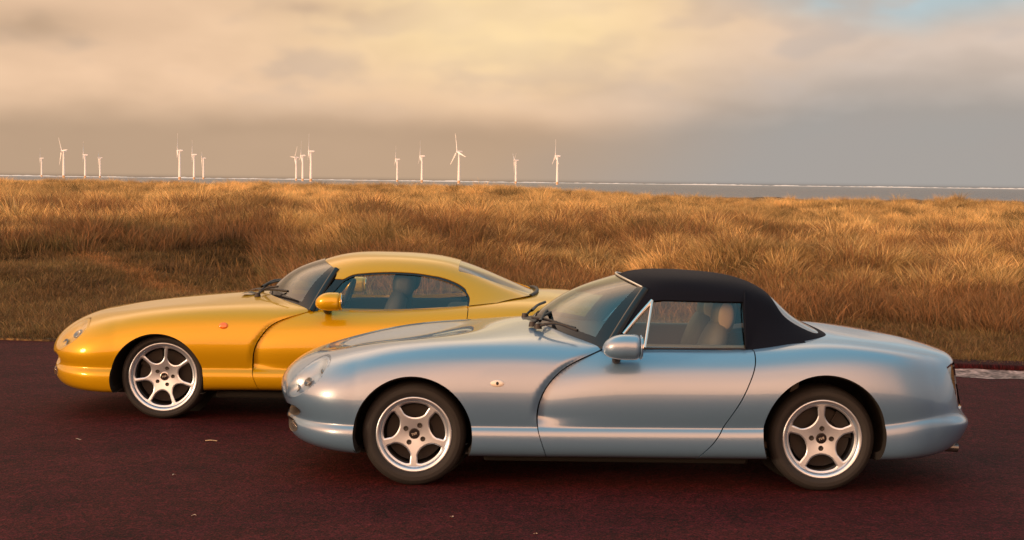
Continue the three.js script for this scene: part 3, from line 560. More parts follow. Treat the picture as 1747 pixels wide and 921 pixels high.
// ================================================================ the yellow coupe
const yellowCar = thing('coupe_car', 'golden yellow fixed roof coupe parked behind the convertible, nearer the grass', 'car', [-2.44, 0, -12.12]);
{
  const root = yellowCar, xs = [-0.35, 0, 0.35, 0.7, 1.05, 1.5, 2.0, 2.4, 2.75, 3.05];
  const R = (xn, yn, xt, yt, y, z) => ({ xn, yn, xt, yt, y, z });
  const z5 = [0.87, 0.89, 0.895, 0.89, 0.89, 0.89, 0.90, 0.92, 0.92, 0.89];
  const rails = [
    R(-0.70, 0.18, 3.1, 0.24, 0.20, 0),
    R(-0.70, 0.18, 3.1, 0.24, 0.20, 0.55),
    R(-0.77, 0.18, 3.2, 0.24, [0.176, 0.19, 0.205, 0.21, 0.21, 0.21, 0.212, 0.215, 0.22, 0.225], 0.81),
    R(-0.875, 0.205, 3.3, 0.27, [0.205, 0.225, 0.238, 0.24, 0.24, 0.24, 0.24, 0.245, 0.25, 0.26], z5.map((v) => v - 0.012)),
    R(-0.915, 0.265, 3.33, 0.33, [0.285, 0.295, 0.30, 0.30, 0.30, 0.30, 0.30, 0.31, 0.32, 0.34], z5.map((v) => v + 0.004)),
    R(-0.925, 0.325, 3.34, 0.39, [0.340, 0.345, 0.35, 0.35, 0.35, 0.35, 0.355, 0.365, 0.38, 0.40], z5),
    R(-0.912, 0.350, 3.33, 0.41, [0.358, 0.363, 0.368, 0.368, 0.368, 0.37, 0.375, 0.385, 0.40, 0.42], z5.map((v) => v - 0.026)),
    R(-0.91, 0.375, 3.32, 0.44, [0.38, 0.385, 0.39, 0.39, 0.39, 0.392, 0.397, 0.41, 0.425, 0.445], z5.map((v) => v - 0.022)),
    R(-0.94, 0.43, 3.31, 0.52, [0.455, 0.475, 0.48, 0.48, 0.48, 0.48, 0.49, 0.51, 0.525, 0.53], [0.868, 0.895, 0.90, 0.895, 0.90, 0.90, 0.915, 0.94, 0.935, 0.90]),
    R(-0.925, 0.505, 3.30, 0.62, [0.545, 0.575, 0.58, 0.58, 0.58, 0.58, 0.60, 0.625, 0.635, 0.63], [0.857, 0.892, 0.899, 0.893, 0.894, 0.899, 0.912, 0.942, 0.932, 0.893]),
    R(-0.875, 0.575, 3.29, 0.70, [0.622, 0.662, 0.672, 0.672, 0.668, 0.67, 0.695, 0.725, 0.735, 0.72], [0.828, 0.866, 0.874, 0.871, 0.873, 0.879, 0.890, 0.915, 0.905, 0.86]),
    R(-0.80, 0.635, 3.28, 0.76, [0.685, 0.730, 0.748, 0.748, 0.742, 0.742, 0.770, 0.80, 0.812, 0.79], [0.78, 0.825, 0.838, 0.838, 0.842, 0.848, 0.855, 0.865, 0.85, 0.81]),
    R(-0.725, 0.675, 3.26, 0.79, [0.722, 0.768, 0.79, 0.793, 0.785, 0.785, 0.815, 0.845, 0.850, 0.83], [0.69, 0.73, 0.75, 0.76, 0.765, 0.77, 0.77, 0.76, 0.745, 0.70]),
    R(-0.655, 0.705, 3.24, 0.81, [0.745, 0.79, 0.812, 0.82, 0.81, 0.80, 0.82, 0.865, 0.872, 0.85], [0.57, 0.61, 0.635, 0.65, 0.67, 0.68, 0.68, 0.65, 0.61, 0.56]),
    R(-0.58, 0.725, 3.2, 0.835, [0.752, 0.797, 0.825, 0.842, 0.83, 0.80, 0.81, 0.873, 0.882, 0.86], [0.42, 0.43, 0.45, 0.46, 0.47, 0.47, 0.47, 0.45, 0.42, 0.38]),
    R(-0.52, 0.735, 3.16, 0.857, [0.762, 0.806, 0.84, 0.860, 0.84, 0.80, 0.80, 0.876, 0.886, 0.866], [0.22, 0.22, 0.23, 0.24, 0.24, 0.24, 0.24, 0.23, 0.21, 0.19]),
    R(-0.49, 0.74, 3.12, 0.872, [0.768, 0.812, 0.845, 0.865, 0.845, 0.80, 0.80, 0.877, 0.887, 0.868], 0),
  ];
  const body = { xs, rails, xR: 2.1, nu: 300, spans: [3, 4, 8, 9, 9, 10, 8, 10, 12, 12, 12, 12, 10, 8, 8, 6], ln: 0.58, pn: 2.4, lt: 0.52, pt: 2.5 };
  const rot = (cx, cy, ang, a, b, zmin, pw = 2) => (x, y, z) => { if (z < zmin) return -0.2; const dx = x - cx, dy = y - cy, u = Math.abs(dx * Math.cos(ang) + dy * Math.sin(ang)) / a, v = Math.abs(-dx * Math.sin(ang) + dy * Math.cos(ang)) / b; return (1 - Math.pow(Math.pow(u, pw) + Math.pow(v, pw), 1 / pw)) * Math.min(a, b); };
  const car = makeCar(root, {
    paint: paintYellow, body, scallop: 0.038, doorGap: 0.002, roll: 0.017,
    doorFront: [[0.675, 0.16], [0.665, 0.245], [0.64, 0.309], [0.63, 0.415], [0.648, 0.53], [0.715, 0.642], [0.83, 0.722], [1.03, 0.782]],
    doorRear: [[1.78, 0.16], [1.84, 0.25], [1.95, 0.38], [2.04, 0.50], [2.10, 0.62], [2.132, 0.741], [2.139, 0.84]],
    beltY: (x) => lerp(0.782, 0.825, clamp((x - 1.05) / 1.08) ** 2),
    archF: [-0.040, 0.282, 0.332, 0.332], archR: [2.566, 0.31, 0.345, 0.348], wellOut: 0.83,
    cockpit: { z: 0.70, x0: (z) => 0.70 + 0.42 * (z / 0.76) ** 2, x1: 2.3 }, tailFrom: 5, under: [-0.5, 2.9, 0.175],
    holes: [
      { name: 'headlight_bowl', f: rot(-0.70, 0.575, 0.62, 0.155, 0.055, 0.28, 2.6), depth: 0.035, fall: 0.04, material: paintYellow, coverName: 'headlight_cover', cover: mClear },
      { name: 'intake', f: rot(-0.845, 0.398, 0.05, 0.066, 0.050, 0.12), depth: 0.05, fall: 0.03, material: paintYellow },
      { name: 'indicator_recess', f: rot(-0.86, 0.30, 0.05, 0.060, 0.040, 0.12), depth: 0.02, fall: 0.03, material: paintYellow },
    ],
  });
  for (const [x, y, r] of [[-0.66, 0.605, 0.036], [-0.765, 0.525, 0.034]]) {
    const { p, n } = onSide(car.base, x, y);
    for (const sd of [1, -1]) {
      const g = orient(new THREE.LatheGeometry([[0, -0.02], [r * 0.55, -0.012], [r * 0.86, 0.004], [r, 0.008], [r * 1.1, 0.0]].map(([a, b]) => new THREE.Vector2(a, b)), 28).rotateX(Math.PI / 2), n);
      g.translate(p[0] - n[0] * 0.026, p[1] - n[1] * 0.026, p[2] - n[2] * 0.026); put('headlamp', sd > 0 ? g : mirrored(strip(g)), mLamp, root);
    }
  }
  { const { p, n } = onSide(car.base, -0.86, 0.30); for (const sd of [1, -1]) { const g = orient(new THREE.SphereGeometry(1, 24, 16).scale(0.034, 0.034, 0.022), n); g.translate(p[0] - n[0] * 0.012, p[1] - n[1] * 0.012, p[2] - n[2] * 0.012); put('front_indicator', sd > 0 ? g : mirrored(strip(g)), mClear, root); } }
  { const { p, n } = onSide(car.base, 0.42, 0.674); for (const sd of [1, -1]) { const a = orient(new THREE.SphereGeometry(1, 28, 16).scale(0.032, 0.024, 0.012), n); a.translate(p[0], p[1], p[2]); put('side_repeater', sd > 0 ? a : mirrored(strip(a)), mAmber, root); } }
  // roof shell with its side window, rear glass and dark front pillars cut from one surface
  const cabin = flip(cabinSurface([
    [[1.045, 1.115, 0], [1.15, 1.145, 0], [1.30, 1.166, 0], [1.52, 1.168, 0], [1.78, 1.157, 0], [2.06, 1.110, 0], [2.32, 1.015, 0], [2.52, 0.930, 0], [2.64, 0.880, 0]],
    [[1.055, 1.112, 0.22], [1.16, 1.141, 0.22], [1.31, 1.162, 0.22], [1.52, 1.164, 0.22], [1.78, 1.153, 0.22], [2.05, 1.106, 0.22], [2.31, 1.012, 0.22], [2.51, 0.928, 0.21], [2.635, 0.878, 0.20]],
    [[1.10, 1.098, 0.38], [1.19, 1.122, 0.385], [1.33, 1.145, 0.39], [1.53, 1.155, 0.395], [1.78, 1.147, 0.395], [2.04, 1.104, 0.395], [2.28, 1.008, 0.39], [2.47, 0.928, 0.38], [2.62, 0.875, 0.36]],
    [[1.165, 1.065, 0.495], [1.24, 1.085, 0.50], [1.36, 1.104, 0.505], [1.54, 1.112, 0.51], [1.77, 1.105, 0.515], [2.00, 1.068, 0.52], [2.22, 1.005, 0.52], [2.41, 0.945, 0.51], [2.58, 0.895, 0.49]],
    [[1.20, 1.022, 0.565], [1.26, 1.035, 0.57], [1.38, 1.048, 0.575], [1.55, 1.052, 0.58], [1.76, 1.045, 0.585], [1.96, 1.015, 0.59], [2.16, 0.968, 0.60], [2.34, 0.925, 0.60], [2.52, 0.885, 0.59]],
    [[1.11, 0.905, 0.665], [1.20, 0.912, 0.668], [1.34, 0.92, 0.67], [1.53, 0.925, 0.675], [1.73, 0.925, 0.68], [1.91, 0.915, 0.682], [2.09, 0.90, 0.685], [2.26, 0.885, 0.675], [2.42, 0.872, 0.66]],
    [[1.00, 0.778, 0.755], [1.10, 0.780, 0.757], [1.25, 0.782, 0.758], [1.48, 0.788, 0.76], [1.70, 0.798, 0.76], [1.88, 0.81, 0.76], [2.05, 0.822, 0.755], [2.20, 0.838, 0.742], [2.34, 0.852, 0.715]],
  ], 150, [8, 8, 10, 14, 14, 16]));
  const outline = new THREE.CatmullRomCurve3([[1.235, 0.985], [1.30, 1.016], [1.42, 1.032], [1.62, 1.040], [1.82, 1.026], [1.98, 0.990], [2.085, 0.940], [2.128, 0.885], [2.125, 0.826]].map(([x, y]) => new THREE.Vector3(x, y, 0)), false, 'centripetal').getPoints(50).map((v) => [v.x, v.y]);
  const winIn = inPolygon([...outline, [2.115, 0.70], [1.06, 0.70], [1.075, 0.80]]), winOut = inPolygon([...outline.map(([x, y]) => [x + (x > 1.9 ? 0.014 : 0), y + 0.013 - (x > 2.1 ? 0.012 : 0)]), [2.135, 0.70], [0.9, 0.70], [0.9, 0.80], [1.150, 1.00]]);
  const frontCut = (x, y, z) => z < 0.5 ? 1 : (x - 1.10) * 0.84 + (y - 1.075) * 0.55 + 0.028;        // roof skin stops at the dark pillar
  const rearK = (x, y, z) => Math.min((x - 2.055) * 0.9, 0.06 + (0.435 - 0.16 * Math.max(0, x - 2.06) - z), 2.585 - x);
  let roof = clip(clip(clip(cabin, (x, y, z) => z > 0.45 ? -winOut(x, y) : 1), frontCut), (x, y, z) => -rearK(x, y, z));
  put('roof', both(geo(roof, flange(roof, 0.022), flip(offset(roof, -0.014)))), paintYellow, root);
  put('rear_glass', both(geo(offset(clip(cabin, rearK), -0.004))), mScreen, root);
  put('rear_glass_edge', tube([[2.575, 0.885, 0.47], [2.605, 0.895, 0.36], [2.625, 0.90, 0.15], [2.63, 0.90, 0], [2.625, 0.90, -0.15], [2.605, 0.895, -0.36], [2.575, 0.885, -0.47]], 0.014, 40, 8), mBlack, root);
  let pil = clip(cabin, (x, y, z) => z < 0.45 ? -1 : -frontCut(x, y, z)); pil = clip(pil, (x, y, z) => -winIn(x, y));
  let fr = clip(clip(cabin, (x, y, z) => z < 0.45 ? -1 : winOut(x, y)), (x, y, z) => -winIn(x, y)); fr = clip(fr, frontCut);
  { const wf = join([geo(offset(pil, -0.003)), geo(offset(fr, -0.006))]); put('window_frame', wf, mGloss, root); put('window_frame', mirrored(wf), mGloss, root); }
  const sg = geo(offset(clip(cabin, (x, y, z) => z < 0.45 ? -1 : winIn(x, y)), -0.012));
  put('side_window', sg, mGlass, root); put('side_window', mirrored(sg), mGlass, root);
  const bot = (v) => [0.625 + 0.385 * Math.pow(v, 2.1), 0.858 - 0.080 * Math.pow(v, 1.8), 0.755 * v], tp = (v) => [1.043 + 0.120 * Math.pow(v, 2.2), 1.118 - 0.052 * Math.pow(v, 2.3), 0.50 * v];
  const ws = paneSurface(bot, tp, 0.05);
  put('windscreen', both(geo(ws)), mScreen, root);
  const P = (u, v, d) => { const a = bot(v), b = tp(v), k = Math.sin(Math.PI * u) * 0.05 * (1 - 0.9 * v ** 5); return [lerp(a[0], b[0], u) - k * 0.75 - d, lerp(a[1], b[1], u) + k * 0.65 + d, lerp(a[2], b[2], u) + d * 0.5]; };
  put('windscreen_frame', both(join([geo(surface(40, 8, (u, v) => P(u, lerp(0.90, 1, v), 0.004))), geo(surface(6, 40, (u, v) => P(u * 0.12, v, 0.003), { mirrorStart: true })), tube([0, 0.25, 0.5, 0.75, 1].map((u) => { const q = P(u, 1, 0); return [q[0] + 0.014, q[1] - 0.006, q[2]]; }), 0.024, 24, 10)])), mGloss, root);
  wiper(root, [[0.585, 0.862, 0.36], [0.64, 0.905, 0.33], [0.74, 0.925, 0.40]], [[0.60, 0.885, 0.18], [0.72, 0.905, 0.44], [0.84, 0.905, 0.60]]);
  wiper(root, [[0.56, 0.868, 0.02], [0.60, 0.91, -0.05], [0.66, 0.925, -0.3]], [[0.58, 0.905, 0.12], [0.62, 0.93, -0.2], [0.68, 0.92, -0.48]]);
  for (const sd of [1, -1]) put('bonnet_vent', sd > 0 ? surfaceVent(0.50, 0.845, 0.20) : mirrored(surfaceVent(0.50, 0.845, 0.20)), mBlack, root);
  for (const sd of [1, -1]) mirrorPod(root, 1.185, 0.860, 0.925, 0.175, 0.064, 0.075, paintYellow, sd);
  seat(root, 1.25, 0.36, 0.975, mDark, mDark, [0.082, 0.10, 0.13]); seat(root, 1.25, -0.36, 0.975, mDark, mDark, [0.082, 0.10, 0.13]);
  put('dashboard', box(0.36, 0.16, 1.34, 0.06, 0.98, 0.72, 0), mDark, root);
  put('cabin_tub', join([box(1.5, 0.04, 1.4, 0.01, 1.55, 0.26, 0), box(0.05, 0.50, 1.4, 0.01, 2.28, 0.58, 0), box(0.9, 0.38, 0.22, 0.05, 1.5, 0.42, 0), box(0.34, 0.2, 1.2, 0.06, 2.1, 0.66, 0)]), mCarpet, root);
  for (const sd of [1, -1]) put('door_lining', box(1.1, 0.50, 0.05, 0.02, 1.5, 0.53, 0.715 * sd), mDark, root);
  steering(root, 1.16, 0.77, -0.36);
  const yw = { R: 0.300, rim: 0.239, spokes: 7, start: 1.49, half: 0.0105, halfOuter: 0.0125, inner: 0.084, bolts: 5, boltStart: 1.27, boltR: 0.060, boltSize: 0.0125, width: 0.22, capR: 0.026, capRing: true, dish: (r) => -0.030 * Math.max(0, 1 - r) ** 1.1 - 0.002, caliper: 2.2 };
  axle(yw, -0.012, 0.300, 0.78, root);
  axle({ ...yw, width: 0.24 }, 2.566, 0.300, 0.79, root);
}
function surfaceVent(x, y, z) { return geo(surface(4, 4, (u, v) => [x + (u - 0.5) * 0.10, y + 0.024 - Math.abs(u - 0.5) * 0.02, z + (v - 0.5) * 0.16])); }
// ================================================================ the setting
const edgeZ = (x) => -15.78 + 0.168 * x;                                // far edge of the red road
const roadT = 6;
{
  const r = rng(11), grains = new Float32Array(512 * 512).map(() => r());
  const G = (x, y) => grains[((Math.floor(y * 512) & 511) << 9) | (Math.floor(x * 512) & 511)];
  const colour = texture(512, (x, y) => { const a = G(x, y), b = (G(x + 0.002, y) + G(x, y + 0.002) + G(x + 0.002, y + 0.002) + a) / 4, c = tileNoise(x, y, 6), e = tileNoise(x, y, 22); const k = 0.46 + 0.42 * (b - 0.5) + 0.30 * (a - 0.5) + 0.13 * tileNoise(x, y, 170) + 0.07 * tileNoise(x, y, 90) + 0.05 * c + 0.05 * e + (a > 0.992 ? 0.28 : 0); return [k * 1.0, k * (0.535 + 0.05 * c + 0.05 * (a - 0.5)), k * (0.545 + 0.04 * e)]; }, true);
  const bump = texture(512, (x, y) => { const a = (G(x, y) + G(x + 0.002, y) + G(x, y + 0.002) + G(x + 0.002, y + 0.002)) / 4; return [a, a, a]; });
  colour.repeat.set(0.55, 0.55); bump.repeat.set(0.55, 0.55);
  const mRoad = M({ map: colour, color: rgb(0.215, 0.084, 0.118), roughness: 0.9, bumpMap: bump, bumpScale: 0.007, vertexColors: true, specularIntensity: 0.3 });
  const s = surface(220, 140, (u, v) => { const x = lerp(-45, 45, u), z = lerp(14, edgeZ(x) - 0.6, v); return [x, 0.012 * fbm(x * 0.25, z * 0.25, 3, 2) * smooth(-20, -15, z) * 0, z]; }), g = geo(s);
  const p = g.attributes.position, uv = g.attributes.uv, col = new Float32Array(p.count * 3);
  for (let k = 0; k < p.count; k++) {
    const x = p.getX(k), z = p.getZ(k); uv.setXY(k, x, z);
    const w = 1 + 0.09 * fbm(x * 0.35, z * 0.7, 5, 4) + 0.06 * fbm(x * 1.7, z * 1.7, 2, 3), h = 0.06 * noise(x * 0.5, z * 0.8, 9);
    col.set([w, w * (1 + h), w * (1 + h)], k * 3);
  }
  g.setAttribute('color', new THREE.BufferAttribute(col, 3));
  put('road', g, mRoad, null, { kind: 'structure', label: 'dark red tarmac parking surface' });
  // a strip of raised red kerb and pale sand that has blown against it, at the right
  const kerb = surface(160, 10, (u, v) => { const x = lerp(1.2, 22, u), z0 = edgeZ(x) + 0.15 + 0.02 * noise(x * 1.5, 2), q = [[0.0, -0.02], [0, 0.045], [0.02, 0.068], [0.05, 0.075], [0.34, 0.082], [0.40, 0.05]], f = v * 5, i = Math.min(4, Math.floor(f)), t = f - i, e = smooth(0, 0.12, u); return [x, lerp(q[i][1], q[i + 1][1], t) * (0.25 + 0.75 * e), z0 - lerp(q[i][0], q[i + 1][0], t)]; });
  const kg = geo(kerb); { const uv2 = kg.attributes.uv, kp = kg.attributes.position; for (let k = 0; k < kp.count; k++) uv2.setXY(k, kp.getX(k), kp.getZ(k) + kp.getY(k)); const cc = new Float32Array(kp.count * 3).fill(0.62); kg.setAttribute('color', new THREE.BufferAttribute(cc, 3)); }
  put('kerb', kg, mRoad, null, { kind: 'structure', label: 'low dark red kerb between road and grass' });
  const sandT = texture(256, (x, y) => { const v = 0.62 + 0.22 * tileNoise(x, y, 40) + 0.2 * tileNoise(x, y, 11); return [v, v * 0.90, v * 0.86]; }, true); sandT.repeat.set(1, 1);
  const mSand = M({ map: sandT, color: rgb(0.62, 0.60, 0.64), roughness: 0.95, bumpMap: sandT, bumpScale: 0.004 });
  const near = (x) => edgeZ(x) + 0.16 + Math.max(0.03, (0.52 + 0.45 * fbm(x * 1.1, 4.2, 1, 3) + 0.10 * noise(x * 6, 1.3)) * smooth(2.9, 4.4, x));
  const drift = geo(surface(300, 12, (u, v) => { const x = lerp(2.9, 14, u), z = lerp(near(x), edgeZ(x) + 0.151, v); return [x, 0.004 + 0.022 * v * v * smooth(2.9, 4.4, x) * (1 + 0.6 * noise(x * 4, v * 3)), z]; }));
  { const uv2 = drift.attributes.uv, dp = drift.attributes.position; for (let k = 0; k < dp.count; k++) uv2.setXY(k, dp.getX(k), dp.getZ(k)); }
  put('blown_sand', drift, mSand, null, { kind: 'stuff', label: 'pale blown sand lying along the kerb' });
}
function tileNoise(x, y, n) {                                            // value noise that repeats over the unit square
  const h = (i, j) => { i = ((i % n) + n) % n; j = ((j % n) + n) % n; let t = Math.imul(i * 374761393 + j * 668265263 + n * 97, 1274126177); t ^= t >>> 13; t = Math.imul(t, 1103515245); return (((t ^ (t >>> 16)) >>> 0) / 4294967296) * 2 - 1; };
  const X = x * n, Y = y * n, i = Math.floor(X), j = Math.floor(Y), a = X - i, b = Y - j, s = a * a * (3 - 2 * a), t = b * b * (3 - 2 * b);
  return lerp(lerp(h(i, j), h(i + 1, j), s), lerp(h(i, j + 1), h(i + 1, j + 1), s), t);
}
put('ground', (() => { const g = new THREE.PlaneGeometry(6000, 3000); g.rotateX(-Math.PI / 2); g.translate(0, -0.03, 1495); return g; })(), M({ color: rgb(0.085, 0.065, 0.04), roughness: 1 }), null, { kind: 'structure' });
// dune: height behind the road's edge
function lawnDepth(x) { return lerp(8.0, 3.7, smooth(-4.2, -2.5, x)) + 2.0 * Math.exp(-(((x + 4.3) / 0.95) ** 2)) + 0.8 * noise(x * 0.25, 4.4) + 0.5 * noise(x * 0.9, 1.4); }   // width of the short grass
function duneHeight(x, z) {
  const e = (edgeZ(x) - z);
  if (e < 0) return -0.10;
  const L = smooth(5, -7, x);
  let h = 0.02 + 0.010 * e + lerp(0.18, 0.36, L) * smooth(0.6, 8.5, e);
  h += lerp(0.56, 0.42, L) * smooth(3.2, 13.5, e);
  h += 0.62 * fbm(x * 0.27, z * 0.30, 2.1, 3) * smooth(2, 7, e) * (1 - 0.55 * smooth(8, 12, e)) - 0.22 * smooth(-1, 7, x) * smooth(4, 12, e) + 0.05 * Math.exp(-(((x + 2) / 3) ** 2)) * smooth(7, 12, e);
  h -= 0.34 * Math.exp(-(((x + 4.1 - 0.15 * (e - 7)) / 1.5) ** 2) - (((e - 7.3) / 2.2) ** 2));           // hollow behind the coupe
  h += 0.30 * Math.exp(-(((x + 1.6) / 1.3) ** 2) - (((e - 7.0) / 2.4) ** 2)) + 0.26 * Math.exp(-(((x - 3.4) / 1.5) ** 2) - (((e - 6.2) / 1.7) ** 2)) - 0.22 * Math.exp(-(((x - 1.1) / 0.9) ** 2) - (((e - 8.0) / 2.0) ** 2));
  const back = smooth(13.5, 22, e);
  h += back * (0.10 * noise(x * 0.09, z * 0.11, 6) + 0.20 * fbm(x * 0.17, z * 0.2, 9, 3) - 0.20 - 0.12 * smooth(0, 12, x));
  h += (0.26 * noise(x * 0.95, 7.7, z * 0.2) + 0.16 * noise(x * 0.38, 3.3, z * 0.1)) * smooth(8.5, 11, e) * (1 - smooth(17, 22, e));
  h += (0.06 * noise(x * 1.5, z * 1.5, 3) + 0.035 * noise(x * 3.3, z * 3.1, 5)) * smooth(4, 8, e);
  h -= 5.6 * smooth(70, 130, e);
  return h;
}
{
  const soilT = texture(256, (x, y) => { const v = 0.5 + 0.25 * tileNoise(x, y, 60) + 0.2 * tileNoise(x, y, 17); return [v, v * 0.86, v * 0.6]; }, true);
  const soil = M({ map: soilT, color: rgb(0.46, 0.39, 0.31), roughness: 1, vertexColors: true });
  const nu = 360, nv = 260;
  const g = geo(surface(nu, nv, (u, v) => { const e = -0.12 + 150 * Math.pow(v, 2.3), half = 16 + e * 1.1, x = lerp(-half - 6, half + 6, u), z = edgeZ(x) - e; return [x, duneHeight(x, z), z]; }));
  const p = g.attributes.position, uv = g.attributes.uv, col = new Float32Array(p.count * 3);
  for (let k = 0; k < p.count; k++) { const x = p.getX(k), z = p.getZ(k), w = 0.9 + 0.5 * fbm(x * 0.8, z * 0.8, 7, 3); uv.setXY(k, x * 0.6, z * 0.6); col.set([w, w, w], k * 3); }
  g.setAttribute('color', new THREE.BufferAttribute(col, 3));
  put('dune', g, soil, null, { kind: 'structure', label: 'grassed sand dune rising behind the road' });
}
// grass: one clump per kind, laid out many times
function clump(blades, radius, h0, h1, width, bend, seed, colours, upright = 1) {
  const r = rng(seed), P = [], N = [], C = [], I = [];
  for (let b = 0; b < blades; b++) {
    const a = r() * 6.283, d = Math.sqrt(r()) * radius, x0 = Math.cos(a) * d, z0 = Math.sin(a) * d, h = lerp(h0, h1, r()), dir = a + (r() - 0.5) * 1.6, lean = (0.12 + 0.55 * (d / radius) * r() + 0.2 * r()) * bend, face = r() * 6.283, w = width * (0.6 + 0.8 * r());
    const c = colours[Math.floor(r() * colours.length)], k = 0.75 + 0.5 * r(), seg = 4, base = P.length / 3;
    for (let s = 0; s <= seg; s++) {
      const t = s / seg, out = lean * h * (t ** 1.8), y = h * t * (1 - 0.28 * lean * t * t) * upright, cx = x0 + Math.cos(dir) * out, cz = z0 + Math.sin(dir) * out, ww = w * (s === seg ? 0.12 : 1 - 0.45 * t), col = mix3(c[0], c[1], t);  // brown roots darken each blade; shade low in the tussock is painted in too
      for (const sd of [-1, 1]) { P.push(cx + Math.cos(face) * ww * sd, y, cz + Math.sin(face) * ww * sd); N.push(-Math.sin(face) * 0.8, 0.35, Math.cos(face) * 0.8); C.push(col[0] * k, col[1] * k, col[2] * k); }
      if (s) { const q = base + s * 2; I.push(q - 2, q - 1, q, q - 1, q + 1, q); }
    }
  }
  const g = new THREE.BufferGeometry();
  g.setAttribute('position', new THREE.Float32BufferAttribute(P, 3)); g.setAttribute('normal', new THREE.Float32BufferAttribute(N, 3)); g.setAttribute('color', new THREE.Float32BufferAttribute(C, 3)); g.setIndex(I);
  return g;
}
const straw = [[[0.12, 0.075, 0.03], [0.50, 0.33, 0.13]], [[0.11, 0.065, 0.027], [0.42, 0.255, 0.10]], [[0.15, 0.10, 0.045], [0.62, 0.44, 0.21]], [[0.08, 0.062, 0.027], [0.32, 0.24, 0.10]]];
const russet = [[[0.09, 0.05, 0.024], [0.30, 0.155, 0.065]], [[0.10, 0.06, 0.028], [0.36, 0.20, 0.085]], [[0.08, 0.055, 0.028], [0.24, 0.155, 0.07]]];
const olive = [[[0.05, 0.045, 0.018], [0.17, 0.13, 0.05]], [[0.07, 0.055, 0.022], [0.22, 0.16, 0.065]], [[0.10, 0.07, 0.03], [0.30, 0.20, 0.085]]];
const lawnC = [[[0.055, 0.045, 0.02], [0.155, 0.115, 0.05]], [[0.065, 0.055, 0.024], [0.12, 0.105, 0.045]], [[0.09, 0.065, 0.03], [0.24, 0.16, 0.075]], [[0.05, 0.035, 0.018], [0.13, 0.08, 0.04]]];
const mGrass = M({ color: rgb(1.14, 1.18, 1.25), vertexColors: true, roughness: 0.75, transmission: 0.3, thickness: 0, specularIntensity: 0.3, side: THREE.DoubleSide });
function scatter(name, label, geometries, count, seed, place) {
  const r = rng(seed), lists = geometries.map(() => []);
  const m = new THREE.Matrix4(), q = new THREE.Quaternion(), e = new THREE.Euler(), v = new THREE.Vector3(), s = new THREE.Vector3();
  for (let k = 0; k < count; k++) { const o = place(r); if (o) lists[Math.floor(r() * lists.length)].push(o); }
  lists.forEach((list, gi) => {
    const im = new THREE.InstancedMesh(geometries[gi], mGrass, list.length), c = new THREE.Color();
    list.forEach((o, k) => { e.set(o.tilt[0], o.turn, o.tilt[1]); q.setFromEuler(e); m.compose(v.set(...o.p), q, s.set(o.s * o.w, o.s, o.s * o.w)); im.setMatrixAt(k, m); im.setColorAt(k, c.setRGB(...o.c)); });
    im.castShadow = im.receiveShadow = true; im.name = numbered(name); im.userData = { kind: 'stuff', label }; scene.add(im);
  });
}
const duneSpot = (r, e0, e1, spread) => { const e = lerp(e0, e1, r() ** spread), half = (16 + e) * 0.36 + 1.5, x = lerp(-half - 2, half, r()), z = edgeZ(x) - e; return { e, x, z }; };
const patch = (x, z) => fbm(x * 0.45, z * 0.40, 12.5, 3), fine = (x, z) => fbm(x * 1.5, z * 1.2, 4.5, 3);
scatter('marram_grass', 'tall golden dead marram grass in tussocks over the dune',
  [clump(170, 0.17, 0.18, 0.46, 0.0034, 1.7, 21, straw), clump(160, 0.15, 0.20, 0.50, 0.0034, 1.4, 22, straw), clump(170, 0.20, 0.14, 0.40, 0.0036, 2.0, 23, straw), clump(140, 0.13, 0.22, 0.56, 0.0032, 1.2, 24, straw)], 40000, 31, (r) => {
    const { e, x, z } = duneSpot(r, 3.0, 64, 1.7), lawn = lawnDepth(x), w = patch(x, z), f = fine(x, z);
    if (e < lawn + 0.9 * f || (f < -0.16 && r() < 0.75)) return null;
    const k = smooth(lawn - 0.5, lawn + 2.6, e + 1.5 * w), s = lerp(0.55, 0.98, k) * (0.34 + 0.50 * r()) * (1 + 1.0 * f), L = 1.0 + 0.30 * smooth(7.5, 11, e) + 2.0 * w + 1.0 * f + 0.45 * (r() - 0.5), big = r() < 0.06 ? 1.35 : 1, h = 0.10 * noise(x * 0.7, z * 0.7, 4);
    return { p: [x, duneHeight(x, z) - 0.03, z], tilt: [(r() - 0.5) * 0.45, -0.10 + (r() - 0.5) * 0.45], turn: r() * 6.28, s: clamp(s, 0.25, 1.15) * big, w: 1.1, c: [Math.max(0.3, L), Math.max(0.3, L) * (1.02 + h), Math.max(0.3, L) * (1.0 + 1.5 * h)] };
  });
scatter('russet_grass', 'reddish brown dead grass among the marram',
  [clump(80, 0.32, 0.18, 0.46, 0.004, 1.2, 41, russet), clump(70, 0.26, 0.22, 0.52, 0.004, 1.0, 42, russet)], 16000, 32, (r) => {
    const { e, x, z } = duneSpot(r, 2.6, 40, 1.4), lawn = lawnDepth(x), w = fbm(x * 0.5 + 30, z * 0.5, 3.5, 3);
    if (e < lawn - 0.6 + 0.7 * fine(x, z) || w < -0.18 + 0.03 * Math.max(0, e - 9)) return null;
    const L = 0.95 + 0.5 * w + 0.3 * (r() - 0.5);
    return { p: [x, duneHeight(x, z) - 0.02, z], tilt: [(r() - 0.5) * 0.4, (r() - 0.5) * 0.4], turn: r() * 6.28, s: 0.5 + 0.5 * r(), w: 1.2, c: [L, L, L] };
  });
